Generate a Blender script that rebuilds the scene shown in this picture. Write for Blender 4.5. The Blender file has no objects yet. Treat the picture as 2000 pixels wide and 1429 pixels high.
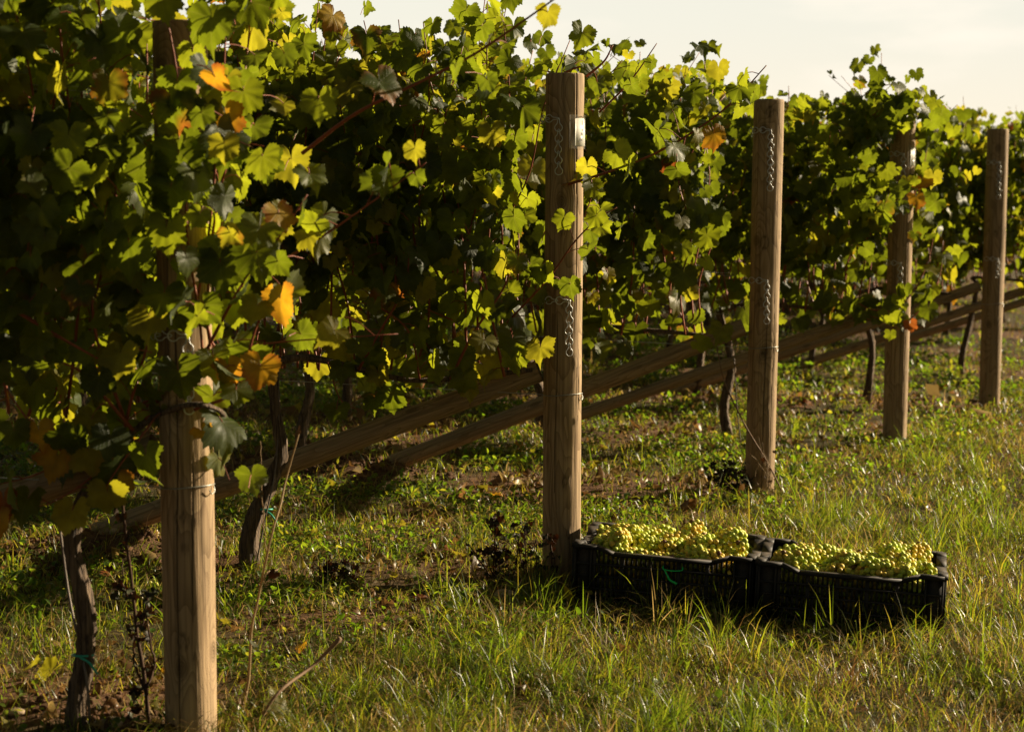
import bpy, math, random
import numpy as np
from mathutils import Vector, Matrix, Euler
R = math.radians
scene = bpy.context.scene
col = scene.collection

# ------------------------------------------------------------------ camera, sky, sun, exposure
FPX, CAMH, PITCH = 3592.0, 1.314, R(5.2)
cam_d = bpy.data.cameras.new('camera'); cam = bpy.data.objects.new('camera', cam_d); col.objects.link(cam)
cam_d.sensor_width = 36.0; cam_d.lens = 36.0 * FPX / 2000.0
cam_d.clip_start = 0.05; cam_d.clip_end = 3000
cam.location = (0, 0, CAMH); cam.rotation_euler = (R(90) - PITCH, 0, 0)
cam_d.dof.use_dof = True; cam_d.dof.focus_distance = 6.1; cam_d.dof.aperture_fstop = 4.5
scene.camera = cam
scene.render.resolution_x, scene.render.resolution_y = 1024, 731
SUN_AZ, SUN_EL = R(64), R(20)
SKY_TINT = (0.19, 0.175, 0.12)
world = bpy.data.worlds.new('World'); scene.world = world; world.use_nodes = True
wn, wl = world.node_tree.nodes, world.node_tree.links
for n in list(wn): wn.remove(n)
w_out = wn.new('ShaderNodeOutputWorld'); w_bg = wn.new('ShaderNodeBackground')
w_sky = wn.new('ShaderNodeTexSky'); w_sky.sky_type = 'NISHITA'; w_sky.sun_disc = False
w_sky.sun_elevation = SUN_EL; w_sky.sun_rotation = SUN_AZ
w_sky.air_density = 1.0; w_sky.dust_density = 4.0; w_sky.ozone_density = 0.6; w_sky.altitude = 50
w_tc = wn.new('ShaderNodeTexCoord')
def w_math(op, a, b=None):
    n = wn.new('ShaderNodeMath'); n.operation = op
    for i, v in enumerate((a, b)):
        if v is None: continue
        if isinstance(v, (int, float)): n.inputs[i].default_value = v
        else: wl.new(v, n.inputs[i])
    return n.outputs[0]
def w_range(v, a, b, c, d):
    n = wn.new('ShaderNodeMapRange'); n.interpolation_type = 'SMOOTHSTEP'; wl.new(v, n.inputs[0])
    for i, q in enumerate((a, b, c, d)): n.inputs[i + 1].default_value = q
    return n.outputs[0]
def w_mix(f, a, b, blend='MIX'):
    n = wn.new('ShaderNodeMix'); n.data_type = 'RGBA'; n.blend_type = blend
    for i, v in ((0, f), (6, a), (7, b)):
        if isinstance(v, (int, float)): n.inputs[i].default_value = v
        elif isinstance(v, tuple): n.inputs[i].default_value = v + (1,)
        else: wl.new(v, n.inputs[i])
    return n.outputs[2]
w_dir = w_tc.outputs['Generated']
w_sep = wn.new('ShaderNodeSeparateXYZ'); wl.new(w_dir, w_sep.inputs[0])
w_dot = wn.new('ShaderNodeVectorMath'); w_dot.operation = 'DOT_PRODUCT'; wl.new(w_dir, w_dot.inputs[0])
w_dot.inputs[1].default_value = (math.sin(R(25)), math.cos(R(25)), 0)
w_map = wn.new('ShaderNodeMapping'); w_map.inputs['Scale'].default_value = (3, 3, 12); wl.new(w_dir, w_map.inputs['Vector'])
w_noi = wn.new('ShaderNodeTexNoise'); w_noi.inputs['Scale'].default_value = 2.4; w_noi.inputs['Detail'].default_value = 6; wl.new(w_map.outputs[0], w_noi.inputs['Vector'])
# bright milky haze low in the sky on the sun's side, clear darker sky above and behind
w_haze = w_math('MULTIPLY', w_range(w_sep.outputs[2], .16, .42, 1., 0.), w_range(w_dot.outputs['Value'], .2, .85, .12, 1.))
w_milk = w_mix(w_range(w_sep.outputs[2], .02, .11, 0., 1.), (4.72, 4.26, 3.42), (4.26, 4.16, 3.60))
w_milk = w_mix(w_range(w_noi.outputs['Fac'], .48, .70, 0., .7), w_milk, (5.15, 4.70, 4.00))
w_base = w_mix(1.0, w_sky.outputs[0], SKY_TINT, 'MULTIPLY')
wl.new(w_mix(w_haze, w_base, w_milk), w_bg.inputs[0]); wl.new(w_bg.outputs[0], w_out.inputs[0])
w_bg.inputs[1].default_value = 0.10
sun_d = bpy.data.lights.new('sun', 'SUN'); sun_d.energy = 5.0; sun_d.angle = R(0.55); sun_d.color = (1.0, 0.83, 0.57)
sun = bpy.data.objects.new('sun', sun_d); col.objects.link(sun)
SUNV = Vector((math.sin(SUN_AZ) * math.cos(SUN_EL), math.cos(SUN_AZ) * math.cos(SUN_EL), math.sin(SUN_EL)))
sun.rotation_euler = SUNV.to_track_quat('Z', 'Y').to_euler(); sun.location = (6, 6, 8)
scene.view_settings.view_transform = 'Standard'; scene.view_settings.look = 'None'
scene.view_settings.exposure = 1.1; scene.view_settings.gamma = 1.0
cy = scene.cycles
cy.max_bounces = 8; cy.diffuse_bounces = 3; cy.glossy_bounces = 2; cy.transmission_bounces = 5; cy.transparent_max_bounces = 6
cy.caustics_reflective = False; cy.caustics_refractive = False

# ------------------------------------------------------------------ helpers
_f = np.array([0, math.cos(PITCH), -math.sin(PITCH)]); _u = np.array([0, math.sin(PITCH), math.cos(PITCH)])
def ray(px, py): return _f + np.array([1., 0, 0]) * (px - 1000) / FPX + _u * (714.5 - py) / FPX
def at(px, py, Y):
    d = ray(px, py); return Vector(np.array([0, 0, CAMH]) + d * Y / d[1])
def hashn(ix, iy, s):
    h = (ix.astype(np.int64) * 374761393 + iy.astype(np.int64) * 668265263 + s * 1442695041) & 0x7fffffff
    h = ((h ^ (h >> 13)) * 1274126177) & 0x7fffffff
    return ((h ^ (h >> 16)) & 0xffff) / 65535.0
def vnoise(x, y, s=0):
    x = np.asarray(x, float); y = np.asarray(y, float)
    ix, iy = np.floor(x), np.floor(y); fx, fy = x - ix, y - iy
    fx = fx * fx * (3 - 2 * fx); fy = fy * fy * (3 - 2 * fy)
    a, b = hashn(ix, iy, s), hashn(ix + 1, iy, s); c, d = hashn(ix, iy + 1, s), hashn(ix + 1, iy + 1, s)
    return (a * (1 - fx) + b * fx) * (1 - fy) + (c * (1 - fx) + d * fx) * fy
def fbm(x, y, s=0, o=4):
    t = 0; a = .5; q = 1.
    for k in range(o): t = t + a * vnoise(np.asarray(x) * q, np.asarray(y) * q, s + k); a *= .5; q *= 2.03
    return t
PXY = [np.array(q) for q in ((-.797, 4.465), (.172, 6.33), (1.098, 8.08), (2.043, 9.746), (3.004, 11.505))]
PXY += [PXY[4] + np.array([.95, 1.72]) * k for k in range(1, 11)]      # the rows that end beyond the right edge of the picture
U = np.array([-0.998, 0.06]); NV = np.array([0.06, 0.998])      # along a row (into it), across rows (away)
def wline(x, y): return x - .537 * y + 3.182                    # > 0: grass headland, < 0: among the vines
MOUNDS = [(-.92, 8.35, .30, .20, .10), (-.62, 8.1, .35, .18, .06), (-1.42, 6.35, .34, .22, .10), (-1.05, 6.2, .3, .18, .05),
          (-1.1, 4.56, .22, .14, .03)]
def zg0(x, y): return -.32 * np.tanh(wline(x, y) * .04 / .32)
def zg(x, y):
    x = np.asarray(x, float); y = np.asarray(y, float)
    z = zg0(x, y) + (fbm(x * 1.6, y * 1.6, 5, 3) - .45) * .05 + (fbm(x * 7, y * 7, 9, 3) - .45) * .022
    w = wline(x, y); soil = np.clip(-w * 1.2 + .2, 0, 1)
    z = z + soil * (fbm(x * 22, y * 22, 14, 2) - .4) * .022
    for mx, my, sx, sy, h in MOUNDS:
        g = np.exp(-((x - mx) / sx) ** 2 - ((y - my) / sy) ** 2)
        z = z + g * h * (.6 + .9 * fbm(x * 14, y * 14, 31, 3))
    return z
def gp(px, py, h=0.):
    d = ray(px, py); z = h
    for _ in range(8):
        t = (z - CAMH) / d[2]; p = np.array([0, 0, CAMH]) + d * t
        z = float(zg(p[0], p[1])) + h
    return Vector((p[0], p[1], z))

def mk(name, V, F, mat=None, parent=None, smooth=True, attrs=None, uv=None, loc=None):
    V = np.ascontiguousarray(V, np.float32); F = np.ascontiguousarray(F, np.int32)
    me = bpy.data.meshes.new(name); nf, k = F.shape
    me.vertices.add(len(V)); me.vertices.foreach_set('co', V.ravel())
    me.loops.add(nf * k); me.loops.foreach_set('vertex_index', F.ravel())
    me.polygons.add(nf); me.polygons.foreach_set('loop_start', np.arange(0, nf * k, k, dtype=np.int32))
    me.polygons.foreach_set('loop_total', np.full(nf, k, np.int32))
    if smooth: me.polygons.foreach_set('use_smooth', np.ones(nf, bool))
    for an, arr in (attrs or {}).items():
        a = me.attributes.new(an, 'FLOAT_COLOR', 'POINT')
        arr = np.concatenate([arr, np.ones((len(arr), 1))], 1).astype(np.float32)
        a.data.foreach_set('color', arr.ravel())
    if uv is not None:
        l = me.uv_layers.new(name='UVMap'); l.data.foreach_set('uv', np.ascontiguousarray(uv[F.ravel()], np.float32).ravel())
    me.update(); me.validate()
    if mat: me.materials.append(mat)
    return link(name, me, parent, loc)
def link(name, me, parent=None, loc=None):
    o = bpy.data.objects.new(name, me); col.objects.link(o)
    if parent: o.parent = parent
    if loc is not None: o.location = loc
    return o
def tag(o, label=None, cat=None, group=None, kind=None):
    if label: o['label'] = label
    if cat: o['category'] = cat
    if group: o['group'] = group
    if kind: o['kind'] = kind
    return o
def empty(name, loc=(0, 0, 0), rz=0.):
    o = bpy.data.objects.new(name, None); col.objects.link(o); o.location = loc; o.rotation_euler = (0, 0, rz)
    o.empty_display_size = .1
    return o
class MB:                                       # collects triangles / quads (as triangles)
    def __init__(s): s.V = []; s.F = []; s.n = 0
    def add(s, V, F):
        V = np.asarray(V, float).reshape(-1, 3); F = np.asarray(F, int).reshape(-1, 3)
        s.V.append(V); s.F.append(F + s.n); s.n += len(V)
    def box(s, lo, hi):
        x0, y0, z0 = lo; x1, y1, z1 = hi
        V = [(x0, y0, z0), (x1, y0, z0), (x1, y1, z0), (x0, y1, z0), (x0, y0, z1), (x1, y0, z1), (x1, y1, z1), (x0, y1, z1)]
        Q = [(0, 3, 2, 1), (4, 5, 6, 7), (0, 1, 5, 4), (1, 2, 6, 5), (2, 3, 7, 6), (3, 0, 4, 7)]
        s.add(V, [t for a, b, c, d in Q for t in ((a, b, c), (a, c, d))])
    def prism(s, poly, y0, y1):                 # (x, z) outline swept along y
        n = len(poly); V = [(x, y0, z) for x, z in poly] + [(x, y1, z) for x, z in poly]
        F = []
        for i in range(n):
            j = (i + 1) % n; F += [(i, j, n + j), (i, n + j, n + i)]
        for i in range(1, n - 1): F += [(0, i + 1, i), (n, n + i, n + i + 1)]
        s.add(V, F)
    def tube(s, P, rad, k=8, closed=False, cap=True):
        V, F = tube(P, rad, k, closed, cap); s.add(V, F)
    def arr(s): return np.concatenate(s.V), np.concatenate(s.F)
    def build(s, name, mat, parent=None, smooth=True, loc=None):
        V, F = s.arr(); return mk(name, V, F, mat, parent, smooth, loc=loc)
def tube(P, rad, k=8, closed=False, cap=True):
    P = np.asarray([tuple(p) for p in P], float); n = len(P)
    rad = np.broadcast_to(np.asarray(rad, float), (n,))
    if closed: T = np.roll(P, -1, 0) - np.roll(P, 1, 0)
    else: T = np.gradient(P, axis=0)
    T /= np.linalg.norm(T, axis=1)[:, None] + 1e-12
    ref = np.array([0, 0, 1.]) if abs(T[0][2]) < .9 else np.array([1., 0, 0])
    A = np.zeros_like(P); a = np.cross(ref, T[0]); a /= np.linalg.norm(a)
    for i in range(n):
        a = a - T[i] * a.dot(T[i]); a /= np.linalg.norm(a) + 1e-12; A[i] = a
    B = np.cross(T, A); th = np.linspace(0, 2 * math.pi, k, endpoint=False)
    V = (P[:, None] + rad[:, None, None] * (np.cos(th)[None, :, None] * A[:, None] + np.sin(th)[None, :, None] * B[:, None])).reshape(-1, 3)
    F = []
    m = n if closed else n - 1
    i = np.arange(m)[:, None]; j = np.arange(k)[None]; i2 = (i + 1) % n; j2 = (j + 1) % k
    a_, b_, c_, d_ = (np.broadcast_to(q, (m, k)).ravel() for q in (i * k + j, i * k + j2, i2 * k + j2, i2 * k + j))
    F = np.concatenate([np.stack([a_, b_, c_], 1), np.stack([a_, c_, d_], 1)])
    if cap and not closed:
        e0 = [(0, q + 1, q) for q in range(1, k - 1)]; o = (n - 1) * k
        e1 = [(o, o + q, o + q + 1) for q in range(1, k - 1)]
        F = np.concatenate([F, np.array(e0 + e1)])
    return V, F
def smoothpath(P, n):
    P = np.asarray([tuple(p) for p in P], float); m = len(P)
    if m < 3: return P[0] + (P[-1] - P[0]) * np.linspace(0, 1, n)[:, None]
    Q = np.concatenate([[2 * P[0] - P[1]], P, [2 * P[-1] - P[-2]]]); out = []
    for t in np.linspace(0, m - 1 - 1e-6, n):
        i = int(t); f = t - i; a, b, c, d = Q[i:i + 4]
        out.append(.5 * (2 * b + (c - a) * f + (2 * a - 5 * b + 4 * c - d) * f * f + (3 * b - a - 3 * c + d) * f ** 3))
    return np.array(out)

# ------------------------------------------------------------------ materials
def newmat(name):
    m = bpy.data.materials.new(name); m.use_nodes = True; nt = m.node_tree
    return m, nt.nodes, nt.links, nt.nodes['Principled BSDF']
def N(ns, t, **kw):
    n = ns.new('ShaderNode' + t)
    for k, v in kw.items():
        if k[0] == 'i': n.inputs[int(k[1:])].default_value = v
        else: setattr(n, k, v)
    return n
def math_(ns, ls, op, a, b=None, c=None):
    n = ns.new('ShaderNodeMath'); n.operation = op
    for i, v in enumerate((a, b, c)):
        if v is None: continue
        if isinstance(v, (int, float)): n.inputs[i].default_value = v
        else: ls.new(v, n.inputs[i])
    return n.outputs[0]
def rgbmix(ns, ls, fac, a, b, blend='MIX'):
    n = ns.new('ShaderNodeMix'); n.data_type = 'RGBA'; n.blend_type = blend
    for i, v in ((0, fac), (6, a), (7, b)):
        if isinstance(v, (int, float)): n.inputs[i].default_value = v
        elif isinstance(v, tuple): n.inputs[i].default_value = v + (1,) if len(v) == 3 else v
        else: ls.new(v, n.inputs[i])
    return n.outputs[2]
def maprange(ns, ls, v, a, b, c=0., d=1.):
    n = ns.new('ShaderNodeMapRange'); ls.new(v, n.inputs[0])
    for i, q in enumerate((a, b, c, d)): n.inputs[i + 1].default_value = q
    return n.outputs[0]

def wood_mat(name, light, dark, knots=True, axis='Z'):
    m, ns, ls, b = newmat(name)
    tc = N(ns, 'TexCoord'); oi = N(ns, 'ObjectInfo')
    sep = N(ns, 'SeparateXYZ'); ls.new(tc.outputs['Object'], sep.inputs[0])
    X, Y, Z = sep.outputs
    rnd = math_(ns, ls, 'MULTIPLY', oi.outputs['Random'], 37.0)
    Zr = math_(ns, ls, 'ADD', Z, rnd)
    ang = math_(ns, ls, 'MULTIPLY', math_(ns, ls, 'ARCTAN2', X, math_(ns, ls, 'MULTIPLY', Y, -1.0)), .066)
    # knots on the unrolled surface
    cv = N(ns, 'CombineXYZ'); ls.new(ang, cv.inputs[0]); ls.new(Zr, cv.inputs[1]); ls.new(rnd, cv.inputs[2])
    vo = N(ns, 'TexVoronoi'); vo.voronoi_dimensions = '2D'; vo.inputs['Scale'].default_value = 5.0
    mpv = N(ns, 'Mapping'); mpv.inputs['Scale'].default_value = (1.0, .62, 1); ls.new(cv.outputs[0], mpv.inputs[0]); ls.new(mpv.outputs[0], vo.inputs['Vector'])
    vs = N(ns, 'SeparateColor'); ls.new(vo.outputs['Color'], vs.inputs[0])
    keep = math_(ns, ls, 'GREATER_THAN', vs.outputs[0], .42)
    d = math_(ns, ls, 'ADD', vo.outputs['Distance'], math_(ns, ls, 'MULTIPLY', math_(ns, ls, 'SUBTRACT', 1.0, keep), 3.0))
    bulge = math_(ns, ls, 'MULTIPLY', math_(ns, ls, 'POWER', 2.718, math_(ns, ls, 'MULTIPLY', d, -7.0)), .030)
    # off-centre growth rings, giving long cathedral figures
    def z_noise(off, sc, amp):
        c = N(ns, 'CombineXYZ'); ls.new(math_(ns, ls, 'ADD', Zr, off), c.inputs[2]); ls.new(math_(ns, ls, 'MULTIPLY', ang, 3.0), c.inputs[0])
        t = N(ns, 'TexNoise'); t.inputs['Scale'].default_value = sc; t.inputs['Detail'].default_value = 2.0; ls.new(c.outputs[0], t.inputs['Vector'])
        return math_(ns, ls, 'MULTIPLY', math_(ns, ls, 'SUBTRACT', t.outputs['Fac'], .5), amp)
    dx = math_(ns, ls, 'SUBTRACT', X, z_noise(3.1, 2.3, .075)); dy = math_(ns, ls, 'SUBTRACT', Y, z_noise(11.7, 2.0, .075))
    rr = math_(ns, ls, 'SQRT', math_(ns, ls, 'ADD', math_(ns, ls, 'MULTIPLY', dx, dx), math_(ns, ls, 'MULTIPLY', dy, dy)))
    rr = math_(ns, ls, 'ADD', rr, bulge)
    ring = math_(ns, ls, 'FRACT', math_(ns, ls, 'MULTIPLY', rr, 210.0))
    ring = math_(ns, ls, 'POWER', ring, 2.2)
    mp = N(ns, 'Mapping'); mp.inputs['Scale'].default_value = (95, 95, 2.6); ls.new(tc.outputs['Object'], mp.inputs[0])
    fn = N(ns, 'TexNoise'); fn.inputs['Scale'].default_value = 1.0; fn.inputs['Detail'].default_value = 5; ls.new(mp.outputs[0], fn.inputs['Vector'])
    mp2 = N(ns, 'Mapping'); mp2.inputs['Scale'].default_value = (16, 16, 2.2); ls.new(tc.outputs['Object'], mp2.inputs[0])
    ls.new(rnd, mp2.inputs['Location'])
    bn = N(ns, 'TexNoise'); bn.inputs['Scale'].default_value = 1.0; bn.inputs['Detail'].default_value = 4; ls.new(mp2.outputs[0], bn.inputs['Vector'])
    c = rgbmix(ns, ls, math_(ns, ls, 'MULTIPLY', ring, .60), light, dark)
    c = rgbmix(ns, ls, maprange(ns, ls, fn.outputs['Fac'], .45, .70, 0, .65), c, tuple(q * .55 for q in dark))
    c = rgbmix(ns, ls, maprange(ns, ls, bn.outputs['Fac'], .42, .75, 0, .38), c, (light[0] * .50, light[1] * .54, light[2] * .62))
    core = maprange(ns, ls, d, .055, .11, .75, 0.)
    kr = math_(ns, ls, 'FRACT', math_(ns, ls, 'MULTIPLY', d, 38.0))
    c = rgbmix(ns, ls, math_(ns, ls, 'MULTIPLY', core, math_(ns, ls, 'ADD', .45, math_(ns, ls, 'MULTIPLY', kr, .5))), c, tuple(q * .5 for q in dark))
    ta = N(ns, 'Attribute', attribute_name='tint'); c = rgbmix(ns, ls, 1., c, ta.outputs['Color'], 'MULTIPLY')
    ls.new(c, b.inputs['Base Color']); b.inputs['Roughness'].default_value = .78; b.inputs['Specular IOR Level'].default_value = .25
    h = math_(ns, ls, 'ADD', math_(ns, ls, 'MULTIPLY', fn.outputs['Fac'], .8), math_(ns, ls, 'MULTIPLY', ring, -.35))
    bp = N(ns, 'Bump'); bp.inputs['Strength'].default_value = .8; bp.inputs['Distance'].default_value = .005
    ls.new(h, bp.inputs['Height']); ls.new(bp.outputs[0], b.inputs['Normal'])
    return m
M_post = wood_mat('post_wood', (.44, .305, .172), (.155, .090, .042))
M_brace = wood_mat('brace_wood', (.38, .27, .155), (.15, .095, .05))

def bark_mat():
    m, ns, ls, b = newmat('vine_bark')
    tc = N(ns, 'TexCoord'); mp = N(ns, 'Mapping'); mp.inputs['Scale'].default_value = (150, 150, 9); ls.new(tc.outputs['Object'], mp.inputs[0])
    n1 = N(ns, 'TexNoise'); n1.inputs['Detail'].default_value = 6; n1.inputs['Scale'].default_value = 1.; n1.inputs['Distortion'].default_value = .8; ls.new(mp.outputs[0], n1.inputs['Vector'])
    n2 = N(ns, 'TexNoise'); n2.inputs['Scale'].default_value = 14; ls.new(tc.outputs['Object'], n2.inputs['Vector'])
    c = rgbmix(ns, ls, maprange(ns, ls, n1.outputs['Fac'], .35, .68), (.035, .022, .014), (.22, .15, .095))
    c = rgbmix(ns, ls, maprange(ns, ls, n2.outputs['Fac'], .5, .75, 0, .5), c, (.09, .06, .035))
    ls.new(c, b.inputs['Base Color']); b.inputs['Roughness'].default_value = .9
    bp = N(ns, 'Bump'); bp.inputs['Strength'].default_value = 1.; bp.inputs['Distance'].default_value = .012
    ls.new(n1.outputs['Fac'], bp.inputs['Height']); ls.new(bp.outputs[0], b.inputs['Normal'])
    return m
M_bark = bark_mat()
def simple(name, colr, rough=.6, spec=.4, metal=0., noise=.35, nscale=40., bump=0.):
    m, ns, ls, b = newmat(name)
    tc = N(ns, 'TexCoord'); n1 = N(ns, 'TexNoise'); n1.inputs['Scale'].default_value = nscale; n1.inputs['Detail'].default_value = 4
    ls.new(tc.outputs['Object'], n1.inputs['Vector'])
    c = rgbmix(ns, ls, n1.outputs['Fac'], tuple(q * (1 - noise) for q in colr), tuple(min(1, q * (1 + noise)) for q in colr))
    ls.new(c, b.inputs['Base Color']); b.inputs['Roughness'].default_value = rough; b.inputs['Specular IOR Level'].default_value = spec
    b.inputs['Metallic'].default_value = metal
    ls.new(maprange(ns, ls, n1.outputs['Fac'], .3, .7, rough * .8, min(1, rough * 1.2)), b.inputs['Roughness'])
    if bump:
        bp = N(ns, 'Bump'); bp.inputs['Strength'].default_value = bump; bp.inputs['Distance'].default_value = .004
        ls.new(n1.outputs['Fac'], bp.inputs['Height']); ls.new(bp.outputs[0], b.inputs['Normal'])
    return m
M_cane = simple('cane_bark', (.24, .062, .026), .55, .4, nscale=60, bump=.3)
M_steel = simple('galvanised_steel', (.58, .59, .58), .42, .5, .3, .25, 200)
M_wire = simple('wire_steel', (.34, .34, .31), .42, .5, .6, .3, 120)
M_tie = simple('tie_teal', (.03, .34, .24), .4, .5, nscale=90, noise=.15)
M_tieg = simple('tie_green', (.015, .60, .12), .35, .5, nscale=90, noise=.15)
M_rod = simple('stake_steel', (.16, .13, .11), .6, .4, .3, .4, 70)
M_dead = simple('withered_stem', (.075, .042, .026), .85, .2, noise=.5, nscale=50, bump=.5)
M_straw = simple('straw_stem', (.30, .20, .095), .65, .3, noise=.35, nscale=50)
M_twig = simple('twig_bark', (.20, .125, .075), .75, .25, noise=.45, nscale=70, bump=.4)
M_stone = simple('field_stone', (.40, .30, .20), .85, .25, noise=.35, nscale=30, bump=.6)
M_clod = simple('soil_clod', (.105, .058, .033), .95, .1, noise=.45, nscale=45, bump=.8)
M_paper = simple('sign_paper', (.82, .80, .74), .6, .3, noise=.04, nscale=30)
M_ink = simple('sign_ink', (.02, .02, .022), .6, .3, noise=.1)
M_stalk = simple('grape_stalk', (.16, .15, .04), .6, .3, noise=.3)

def plastic_mat():
    m, ns, ls, b = newmat('crate_plastic')
    tc = N(ns, 'TexCoord'); n1 = N(ns, 'TexNoise'); n1.inputs['Scale'].default_value = 16; n1.inputs['Detail'].default_value = 7; n1.inputs['Roughness'].default_value = .7
    ls.new(tc.outputs['Object'], n1.inputs['Vector'])
    gm = N(ns, 'NewGeometry'); sp = N(ns, 'SeparateXYZ'); ls.new(gm.outputs['Normal'], sp.inputs[0])
    dust = math_(ns, ls, 'MULTIPLY', maprange(ns, ls, n1.outputs['Fac'], .40, .70), maprange(ns, ls, sp.outputs[2], .2, .9, .12, .75))
    c = rgbmix(ns, ls, dust, (.010, .010, .011), (.15, .115, .085))
    ls.new(c, b.inputs['Base Color']); ls.new(maprange(ns, ls, n1.outputs['Fac'], .3, .7, .5, .75), b.inputs['Roughness'])
    b.inputs['Specular IOR Level'].default_value = .3
    return m
M_crate = plastic_mat()
def clear_mat():
    m, ns, ls, b = newmat('clear_film')
    b.inputs['Base Color'].default_value = (.75, .73, .68, 1); b.inputs['Roughness'].default_value = .18; b.inputs['Alpha'].default_value = .09
    return m
M_film = clear_mat()
def leaf_mat(name, veins):
    m, ns, ls, b = newmat(name)
    out = ns['Material Output']
    at_ = N(ns, 'Attribute', attribute_name='tint'); ag = N(ns, 'Attribute', attribute_name='glow')
    base, glow = at_.outputs['Color'], ag.outputs['Color']
    tc = N(ns, 'TexCoord')
    nz = N(ns, 'TexNoise'); nz.inputs['Scale'].default_value = 28; nz.inputs['Detail'].default_value = 4; ls.new(tc.outputs['Object'], nz.inputs['Vector'])
    mott = maprange(ns, ls, nz.outputs['Fac'], .3, .7, .72, 1.25)
    cm = N(ns, 'CombineXYZ')
    for i in range(3): ls.new(mott, cm.inputs[i])
    base = rgbmix(ns, ls, 1.0, base, cm.outputs[0], 'MULTIPLY'); glow = rgbmix(ns, ls, .8, glow, cm.outputs[0], 'MULTIPLY')
    if veins:
        uvn = N(ns, 'UVMap'); sp = N(ns, 'SeparateXYZ'); ls.new(uvn.outputs[0], sp.inputs[0])
        x, y = sp.outputs[0], sp.outputs[1]
        th = math_(ns, ls, 'ABSOLUTE', math_(ns, ls, 'ARCTAN2', x, y))
        t = math_(ns, ls, 'PINGPONG', th, R(26))
        r = math_(ns, ls, 'SQRT', math_(ns, ls, 'ADD', math_(ns, ls, 'MULTIPLY', x, x), math_(ns, ls, 'MULTIPLY', y, y)))
        uu = math_(ns, ls, 'MULTIPLY', r, math_(ns, ls, 'COSINE', t)); vv = math_(ns, ls, 'MULTIPLY', r, math_(ns, ls, 'SINE', t))
        main = maprange(ns, ls, vv, .006, .020, 1., 0.)
        sec = math_(ns, ls, 'ABSOLUTE', math_(ns, ls, 'SUBTRACT', math_(ns, ls, 'FRACT', math_(ns, ls, 'MULTIPLY', math_(ns, ls, 'SUBTRACT', uu, math_(ns, ls, 'MULTIPLY', vv, .9)), 6.5)), .5))
        sec = maprange(ns, ls, sec, .015, .07, .38, 0.)
        vein = math_(ns, ls, 'MAXIMUM', main, sec)
        base = rgbmix(ns, ls, math_(ns, ls, 'MULTIPLY', vein, .26), base, (.16, .17, .05))
        glow = rgbmix(ns, ls, math_(ns, ls, 'MULTIPLY', vein, .20), glow, (.55, .50, .10))
        bp = N(ns, 'Bump'); bp.inputs['Strength'].default_value = .5; bp.inputs['Distance'].default_value = .003
        ls.new(math_(ns, ls, 'SUBTRACT', math_(ns, ls, 'MULTIPLY', nz.outputs['Fac'], 1.0), math_(ns, ls, 'MULTIPLY', vein, .5)), bp.inputs['Height'])
        ls.new(bp.outputs[0], b.inputs['Normal'])
    gm = N(ns, 'NewGeometry')
    under = rgbmix(ns, ls, .55, base, (.15, .17, .095))
    base = rgbmix(ns, ls, gm.outputs['Backfacing'], base, under)
    ls.new(base, b.inputs['Base Color'])
    b.inputs['Roughness'].default_value = .48; b.inputs['Specular IOR Level'].default_value = .24
    tr = N(ns, 'BsdfTranslucent'); ls.new(glow, tr.inputs['Color'])
    mx = N(ns, 'MixShader'); mx.inputs[0].default_value = .5
    ls.new(b.outputs[0], mx.inputs[1]); ls.new(tr.outputs[0], mx.inputs[2]); ls.new(mx.outputs[0], out.inputs[0])
    return m
M_leaf = leaf_mat('vine_leaf', True); M_leaf_far = leaf_mat('vine_leaf_plain', False)
def grass_mat():
    m, ns, ls, b = newmat('grass_blade'); out = ns['Material Output']
    at_ = N(ns, 'Attribute', attribute_name='tint'); ag = N(ns, 'Attribute', attribute_name='glow')
    ls.new(at_.outputs['Color'], b.inputs['Base Color']); b.inputs['Roughness'].default_value = .38; b.inputs['Specular IOR Level'].default_value = .45
    tr = N(ns, 'BsdfTranslucent'); ls.new(ag.outputs['Color'], tr.inputs['Color'])
    mx = N(ns, 'MixShader'); mx.inputs[0].default_value = .45
    ls.new(b.outputs[0], mx.inputs[1]); ls.new(tr.outputs[0], mx.inputs[2]); ls.new(mx.outputs[0], out.inputs[0])
    return m
M_grass = grass_mat()
def grape_mat(name, c, sss):
    m, ns, ls, b = newmat(name)
    tc = N(ns, 'TexCoord'); n1 = N(ns, 'TexNoise'); n1.inputs['Scale'].default_value = 45; n1.inputs['Detail'].default_value = 3
    ls.new(tc.outputs['Object'], n1.inputs['Vector'])
    a = N(ns, 'Attribute', attribute_name='tint')
    cc = rgbmix(ns, ls, maprange(ns, ls, n1.outputs['Fac'], .38, .7, 0, .4), a.outputs['Color'], (.50, .40, .10))
    ls.new(cc, b.inputs['Base Color']); b.inputs['Roughness'].default_value = .5; b.inputs['Specular IOR Level'].default_value = .3
    b.inputs['Subsurface Weight'].default_value = .85; b.inputs['Subsurface Radius'].default_value = (1., .85, .25); b.inputs['Subsurface Scale'].default_value = .0045
    return m
M_grape = grape_mat('grape_skin', None, None)
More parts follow.
